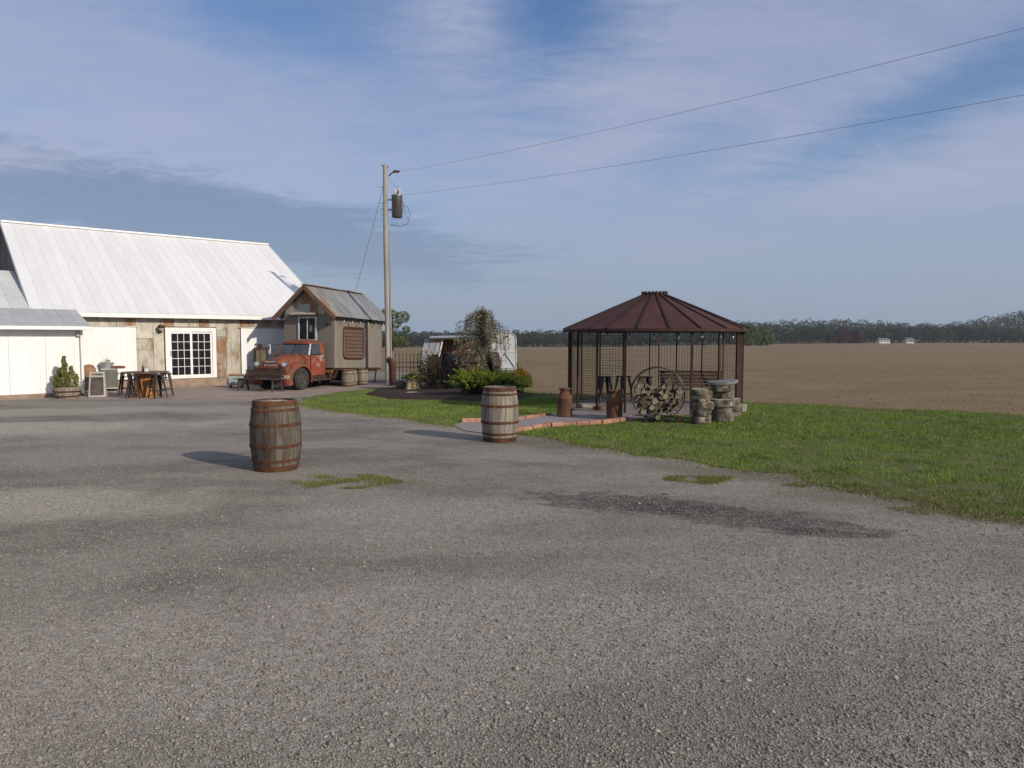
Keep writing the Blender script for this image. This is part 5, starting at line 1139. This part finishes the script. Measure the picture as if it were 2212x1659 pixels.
n_ = 420; P = np.stack([NR.normal(-.1,.26,n_), NR.normal(0,.12,n_), np.abs(NR.normal(.4,.42,n_))], 1); P = P[P[:,2] < 1.3]; vine('brownish vine hanging on the left tractor wheel', on(-2.52,25.25,.02), P, [(rv0.uniform(-.15,.15), rv0.uniform(-.1,.1)) for _ in range(7)])
# planter shrub
t = thing('planter_shrub', 'yellow green upright shrub growing in the half barrel planter', 'shrub', PL+Vector((0,0,.335))); t.scale = (1.12,1.12,1.22)
Ps = []
for cx_, cy_, hh, rr, k_ in ((-.05,0,.80,.15,1500),(-.22,.02,.50,.14,800),(.16,-.03,.55,.15,900),(.02,-.12,.42,.16,700),(.27,.02,.34,.11,450),(-.32,.0,.30,.11,400)):
    z = NR.uniform(0,1,k_)**.8; a = NR.uniform(0,6.28,k_); r_ = rr*np.sqrt(NR.uniform(.15,1,k_))*(1.0-z*.75)*(1+.25*np.sin(z*19+a)); Ps.append(np.stack([cx_+r_*np.cos(a)+.06*z*np.sign(cx_+.01)*0, cy_+r_*np.sin(a), .01+z*hh], 1))
P = np.concatenate(Ps); X_, Y_ = leafset(P, .030, .45, .8); cards('foliage', P, X_, Y_, tintmix(len(P), [(.22,.23,.06),(.17,.185,.05),(.27,.26,.09),(.12,.135,.04)]), M['leaf'], t)
for a, b_ in (((0,0,0),(-.05,0,.7)),((0,0,0),(-.22,.02,.4)),((0,0,0),(.16,-.03,.45))): MB().tube([a, b_], [.015,.005], 5).build('stem', M['trunk'], t)

# ------------------------------------------------------------------ trees out on the field
def crown_cards(blobs, dens, size, cols):
    Ps = []
    for (c, r) in blobs:
        n = int(dens*r[0]*r[2]); d = unit(n); q = NR.uniform(.35,1,n)**.5; P = npv(c)+d*np.array(r)*q[:,None]; Ps.append(P)
    P = np.concatenate(Ps); X_, Y_ = leafset(P, size, .75); return P, X_, Y_, tintmix(len(P), cols)
def tree(label, loc, H, blobs, size, dens, cols, trunk_r, group=None, cat='tree', limbs=6):
    t = thing('tree', label, cat, loc, 0, group); P, X_, Y_, C_ = crown_cards(blobs, dens, size, cols); cards('crown', P, X_, Y_, C_, M['leaf'], t)
    o = MB(); o.tube([(0,0,-.3),(.1*trunk_r,0,H*.3),(-.2*trunk_r,0,H*.55),(0,0,H*.85)], [trunk_r,trunk_r*.8,trunk_r*.55,trunk_r*.2], 8)
    for c, r in blobs[:limbs]: o.tube([(0,0,H*.22),(c[0]*.5,c[1]*.5,H*.22+(c[2]-H*.22)*.6),(c[0],c[1],c[2])], [trunk_r*.45,trunk_r*.3,trunk_r*.08], 5)
    o.build('trunk', M['trunk'], t, True); return t
def onT(u, Y, dz=0):
    x = (u-512)/FPX*Y; return Vector((x, Y, float(terrain(x, Y))+dz))
tree('pale green loose tree in the field behind the utility pole', onT(393,118), 7.6, [((1.6,0,5.6),(1.3,1.2,1.0)),((-.6,0,6.1),(1.5,1.3,1.0)),((.4,.3,4.4),(1.1,1.0,.7)),((-1.7,0,5.2),(1.1,1,.9)),((-.6,0,2.2),(1.9,1.5,1.3)),((1.0,.2,1.6),(1.6,1.3,1.1)),((2.2,0,3.6),(.7,.6,.6)),((-2.2,0,1.4),(1.2,1,1.0))], .16, 330, [(.115,.135,.045),(.09,.115,.035),(.14,.15,.06)], .22)
bl = [((0,0,6),(4,3.5,4.5)),((3.2,0,4),(2.6,2.4,3.4)),((-2.8,0,3.6),(2.6,2.4,3.2)),((0,0,2),(4,3,2))]
tree('bright green tree at the wood edge right of the gazebo', onT(749,345), 11, bl, .6, 60, [(.095,.145,.03),(.12,.17,.04),(.08,.12,.03)], .4, 'trees at the wood edge')
tree('second bright green tree just right of the gazebo roof', onT(763,350), 9.6, [((c[0]*.9,c[1],c[2]*.86),r) for c, r in bl], .6, 55, [(.085,.13,.035),(.11,.155,.045)], .4, 'trees at the wood edge')
tree('dark red leaved tree left of the far white houses', onT(842,470), 11, bl, .8, 42, [(.085,.035,.03),(.11,.045,.038),(.07,.035,.03)], .4, 'trees at the wood edge')
tree('small dark red tree nearest the far white houses', onT(855,472), 9, [((c[0]*.85,c[1],c[2]*.8),r) for c, r in bl], .8, 40, [(.10,.04,.032),(.075,.035,.03)], .4, 'trees at the wood edge')
# houses
def house(label, u, Y, w, h, dpt, rz):
    t = thing('house', label, 'house', onT(u, Y), rz, 'far white houses'); MB().bb(-w/2,w/2,-dpt/2,dpt/2,-.5,h).build('wall', M['house'], t)
    o = MB(); o.add([(-w/2-.3,-dpt/2-.3,h),(w/2+.3,-dpt/2-.3,h),(w/2+.3,0,h+1.5),(-w/2-.3,0,h+1.5),(w/2+.3,dpt/2+.3,h),(-w/2-.3,dpt/2+.3,h)], [(0,1,2,3),(3,2,4,5)]); o.add([(-w/2,-dpt/2,h),(-w/2,dpt/2,h),(-w/2,0,h+1.4),(w/2,-dpt/2,h),(w/2,dpt/2,h),(w/2,0,h+1.4)], [(0,2,1),(3,4,5)]); o.build('roof', M['shingle'], t)
    for x in (-w*.3, w*.05, w*.32): MB().bb(x-.5,x+.5,-dpt/2-.06,-dpt/2-.005,h*.4,h*.8).build('window', M['glass_dark'], t)
    return t
house('long low white house at the far edge of the field', 882, 474, 7.0, 1.9, 5, .05); house('smaller white house right of the long one by the wood', 908, 476, 4.6, 2.1, 5, -.1)
# the wood
Ps, Cs, Ss = [], [], []
fr_ = np.random.default_rng(3); pal = [(.034,.056,.020),(.042,.064,.022),(.032,.048,.021),(.052,.068,.027),(.046,.048,.034),(.056,.072,.025),(.040,.042,.028)]
for row, (Y, step, hmin, hmax) in enumerate(((488,.0075,8.5,10),(505,.0075,9.5,11),(535,.008,9.5,11),(575,.008,10,11.5),(620,.008,10,12),(665,.008,10.5,12),(715,.008,10.5,12.5),(765,.008,11,13))):
    for q in np.arange(-1.15, 1.15, step):
        qq = q+fr_.uniform(-.4,.4)*step; y = Y+fr_.uniform(-14,14); x = qq*y; g = float(terrain(x, y)); H = fr_.uniform(hmin*.9, hmax*1.1)*(.82 if q < .18 else 1.0)*(1+.07*math.sin(q*31+row))
        rr = H*fr_.uniform(.30,.42); n = 80; d = fr_.normal(size=(n,3)); d /= np.linalg.norm(d, axis=1, keepdims=True); k_ = fr_.uniform(.5,1,n)**.5
        P = np.array([x,y,g+H*.58])+d*np.array([rr,rr,H*.44])*k_[:,None]; P[:,2] = np.maximum(P[:,2], g+.3)
        if row < 2: m = 26; P = np.concatenate([P, np.stack([x+fr_.uniform(-3.4,3.4,m), y-2+fr_.uniform(-2,2,m), g+fr_.uniform(.2,4.5,m)], 1)])
        c = np.array(pal[fr_.integers(0,len(pal))])*fr_.uniform(.8,1.2); Ps.append(P); Cs.append(np.tile(c,(len(P),1))*fr_.uniform(.8,1.2,(len(P),1))); Ss.append(np.full(len(P), .85))
P = np.concatenate(Ps); C_ = np.concatenate(Cs); X_, Y_ = leafset(P, np.concatenate(Ss), .8)
kind(tag(cards('woodland', P, X_, Y_, C_, M['leaf_far']), 'dark mixed wood on the low hills beyond the field', 'wood'), 'stuff')

# ------------------------------------------------------------------ grass
def excl(x, y):
    e = inside(PATH, x, y) | inside(BED, x, y) | (np.hypot(x-CRIB.x, y-CRIB.y) < 2.24)
    for p, r in ((G(276.3,468.8),.33),(G(499.8,440.6),.33),(p0,.22),(p1,.26),(p2,.18)): e |= np.hypot(x-p.x, y-p.y) < r
    return e
gzv = np.vectorize(GZ)
def blades(x, y, h, w, cols, z=.004, lean=.5):
    n = len(x); a = NR.uniform(0,6.28,n); P = np.stack([x, y, gzv(x,y)+z], 1); X_ = np.stack([np.cos(a)*w, np.sin(a)*w, np.zeros(n)], 1)
    la = NR.uniform(0,6.28,n); ll = NR.uniform(0,lean,n)*h; Y_ = np.stack([np.cos(la)*ll, np.sin(la)*ll, h], 1); return P, X_, Y_, cols
def grass_patch(name, label, X, Y, dens, mask, hf, wf, colsf, z=.016):
    n = int(dens*(X[1]-X[0])*(Y[1]-Y[0])); x = NR.uniform(*X, n); y = NR.uniform(*Y, n); ok = mask(x, y); x, y = x[ok], y[ok]
    return x, y
gx_, gy_ = [], []
for X, Y, dens in (((-1.5,9.5),(4.8,14),1500),((-6,11),(14,20),950),((9.5,16),(2,16),350),((-7,1.5),(20,30),480)):
    n = int(dens*(X[1]-X[0])*(Y[1]-Y[0])); x = NR.uniform(*X, n); y = NR.uniform(*Y, n)
    ok = (np.abs(x/np.maximum(y,1)) < .80) & inside(LAWN, x+NR.normal(0,.13,n), y+NR.normal(0,.13,n)); x, y = x[ok], y[ok]; ok = ~excl(x, y); gx_.append(x[ok]); gy_.append(y[ok])
x = np.concatenate(gx_); y = np.concatenate(gy_); n = len(x)
nz = np.array([mnoise.noise(Vector((float(a)*.9, float(b)*.9, .3))) for a, b in zip(x, y)]); nz2 = np.array([mnoise.noise(Vector((float(a)*3.1, float(b)*3.1, 1.7))) for a, b in zip(x, y)])
lx, ly = np.array([p[0] for p in LAWN]), np.array([p[1] for p in LAWN])
edge = np.min(np.hypot(x[:,None]-lx[None,::2], y[:,None]-ly[None,::2]), 1) if n < 1 else None
h = .022+.020*NR.random(n)+.016*nz+.016*nz2; h = np.clip(h, .010, .08); w = np.where(y < 12, .0042, np.where(y < 18, .0065, .010))
c_ = tintmix(n, [(.165,.245,.036),(.135,.215,.032),(.20,.27,.05),(.105,.175,.028)], .22); c_ *= (1+.30*nz+.28*nz2)[:,None]
dry = NR.random(n) < (.07+.16*np.clip(nz2,0,1)); c_[dry] = tintmix(int(dry.sum()), [(.20,.18,.07),(.16,.145,.06)])
rt = (x > 3.2) & (y < 9.2-.42*(x-3.2)); wk = rt & (NR.random(n) < .45); c_[wk] = tintmix(int(wk.sum()), [(.17,.155,.055),(.13,.14,.04),(.11,.085,.045)])
keep = NR.random(n) > np.where(nz2 < -.22, .55, 0)*np.where((y < 10.5) & (x > 1.5), 1, .3); x, y, h, w, c_ = x[keep], y[keep], h[keep], w[keep], c_[keep]
P, X_, Y_, c_ = blades(x, y, h, w, c_); kind(tag(cards('grass', P, X_, Y_, c_, M['blade'], None, 3), 'mown green grass of the lawn', 'grass'), 'stuff')
# ragged fringe and clover tufts
bd = np.array([(p[0], p[1]) for p in LAWN]); bd = bd[(bd[:,1] < 21) & (bd[:,1] > 4) & (np.abs(bd[:,0]/bd[:,1]) < .85)]
k_ = NR.integers(0, len(bd), 11000); x = bd[k_,0]+NR.normal(0,.20,11000); y = bd[k_,1]+NR.normal(0,.17,11000); ok = ~excl(x, y); x, y = x[ok], y[ok]; n = len(x)
P, X_, Y_, c_ = blades(x, y, NR.uniform(.012,.05,n), np.full(n,.0048), tintmix(n, [(.19,.20,.05),(.22,.18,.085),(.15,.19,.04),(.13,.10,.055)]), .003, .9); kind(tag(cards('grass_fringe', P, X_, Y_, c_, M['blade'], None, 3), 'ragged dry grass along the lawn edge', 'grass'), 'stuff')
tx, ty = NR.uniform(-1,10,900), NR.uniform(5,18,900); ok = inside(LAWN, tx, ty) & ~excl(tx, ty); tx, ty = tx[ok], ty[ok]; x = np.repeat(tx,26)+NR.normal(0,.055,len(tx)*26); y = np.repeat(ty,26)+NR.normal(0,.055,len(tx)*26); n = len(x)
P, X_, Y_, c_ = blades(x, y, NR.uniform(.03,.075,n), np.full(n,.0055), np.repeat(tintmix(len(tx), [(.12,.20,.03),(.16,.25,.04),(.09,.15,.028)]),26,0)*NR.uniform(.8,1.2,(n,1)), .004, .8); kind(tag(cards('grass_tufts', P, X_, Y_, c_, M['blade'], None, 3), 'taller tufts standing in the lawn', 'grass'), 'stuff')
def weeds(label, cx_, cy_, rx, ry, n, ang=0):
    a = NR.uniform(0,6.28,n); r = np.sqrt(NR.uniform(0,1,n)); u, v = rx*r*np.cos(a), ry*r*np.sin(a); x = cx_+u*math.cos(ang)-v*math.sin(ang); y = cy_+u*math.sin(ang)+v*math.cos(ang)
    k_ = np.array([mnoise.noise(Vector((float(p)*3.2, float(q)*3.2, 5))) for p, q in zip(x, y)]); ok = (k_+NR.normal(0,.16,n)) > .0+.55*(r-.6); x, y = x[ok], y[ok]; n = len(x)
    P, X_, Y_, c = blades(x, y, NR.uniform(.012,.035,n), np.full(n,.0042), tintmix(n, [(.16,.20,.045),(.13,.165,.04),(.20,.20,.065),(.18,.16,.06)]), .001, .9); kind(tag(cards('weed_patch', P, X_, Y_, c, M['blade'], None, 3), label, 'weeds'), 'stuff')
q = G(354,481.5); weeds('patch of short weeds in the gravel right of the dark barrel', q.x, q.y, .82, .44, 8500)
q = G(702,480); weeds('patch of short weeds in the gravel below the gazebo', q.x, q.y, .46, .32, 4600)
q = G(930,500); weeds('thin weeds along the gravel edge at right', q.x, q.y, 1.5, .28, 5200, R(-32))
q = G(985,517); weeds('scattered weeds in the gravel at the lower right lawn corner', q.x, q.y, .9, .3, 2600, R(-32))
# ------------------------------------------------------------------ loose stones
def stones(name, label, x, y, s, cols, z0, cat):
    n = len(x); base = np.array([(1,0,0),(0,1,0),(-1,0,0),(0,-1,0),(0,0,1),(0,0,-.5)], float); F = np.array([(0,1,4),(1,2,4),(2,3,4),(3,0,4),(1,0,5),(2,1,5),(3,2,5),(0,3,5)])
    a = NR.uniform(0,6.28,n); V = base[None]*NR.uniform(.65,1.25,(n,6,1)); V = V*s[:,None,None]*np.stack([NR.uniform(.8,1.3,n),NR.uniform(.6,1,n),NR.uniform(.45,.8,n)],1)[:,None,:]
    ca_, sa_ = np.cos(a)[:,None], np.sin(a)[:,None]; W = V.copy(); W[...,0] = V[...,0]*ca_-V[...,1]*sa_; W[...,1] = V[...,0]*sa_+V[...,1]*ca_; W[...,2] += NR.uniform(-.25,.25,(n,6))*s[:,None]
    W += np.stack([x, y, z0+s*.12], 1)[:,None,:]
    me = bpy.data.meshes.new(name); me.vertices.add(n*6); me.vertices.foreach_set('co', W.reshape(-1).astype(np.float32)); idx = (F[None]+np.arange(n)[:,None,None]*6).reshape(-1)
    me.loops.add(n*24); me.loops.foreach_set('vertex_index', idx.astype(np.int32)); me.polygons.add(n*8); me.polygons.foreach_set('loop_start', np.arange(0,n*24,3,dtype=np.int32)); me.polygons.foreach_set('loop_total', np.full(n*8,3,np.int32))
    at_ = me.color_attributes.new('tint','FLOAT_COLOR','CORNER'); c4 = np.ones((n,24,4),np.float32); c4[:,:,:3] = cols[:,None,:]; at_.data.foreach_set('color', c4.reshape(-1)); me.materials.append(M['pebble']); me.update(); me.validate()
    return kind(tag(put(name, me), label, cat), 'stuff')
n = 130000; y = 2.3+7.2*NR.uniform(0,1,n)**1.35; x = NR.uniform(-.80,.80,n)*y; ok = ~inside(LAWN, x, y); x, y = x[ok], y[ok]; n = len(x)
s = NR.lognormal(math.log(.0058), .35, n); s = np.clip(s, .003, .017)
stones('loose_gravel', 'loose grey gravel stones scattered over the lot', x, y, s, tintmix(n, [(.235,.213,.178),(.27,.247,.207),(.195,.177,.148),(.31,.284,.24),(.25,.22,.172),(.155,.143,.124),(.265,.244,.21)], .12), 0.0, 'gravel')
n = 32000; y = 14+34*NR.uniform(0,1,n)**1.7; x = NR.uniform(-.12,.80,n)*y; ok = ~inside(LAWN, x, y) & ~inside(LOT, x, y); x, y = x[ok], y[ok]; n = len(x)
stones('soil_clods', 'brown clods of earth on the tilled field', x, y, NR.lognormal(math.log(.0125), .4, n), tintmix(n, [(.20,.15,.09),(.165,.122,.073),(.235,.178,.106)], .15), terrain(x, y), 'soil')

# ------------------------------------------------------------------ thin haze over the fields
m, nt, b = newmat('haze'); nt.nodes.remove(b); pv = nt.nodes.new('ShaderNodeVolumePrincipled'); pv.inputs['Color'].default_value = (.80,.88,1,1); pv.inputs['Density'].default_value = .0002; pv.inputs['Anisotropy'].default_value = .2
nt.links.new(pv.outputs[0], nt.nodes['Material Output'].inputs['Volume'])
hz = MB(); hz.bb(-1400, 1400, -60, 1150, -9, 60); hz = hz.build('haze', m); kind(hz, 'stuff')

n = 1500; y = 2.4+13*NR.uniform(0,1,n)**1.5; x = NR.uniform(-.80,.80,n)*y; ok = ~inside(LAWN, x, y) & ~inside(PATH, x, y) & ~excl(x, y); x, y = x[ok], y[ok]; n = len(x)
stones('larger_gravel', 'larger pale stones strewn among the lot gravel', x, y, np.clip(NR.lognormal(math.log(.0095), .35, n), .005, .02), tintmix(n, [(.30,.265,.225),(.25,.22,.185),(.36,.325,.28),(.19,.17,.145)], .15), gzv(x, y), 'gravel')
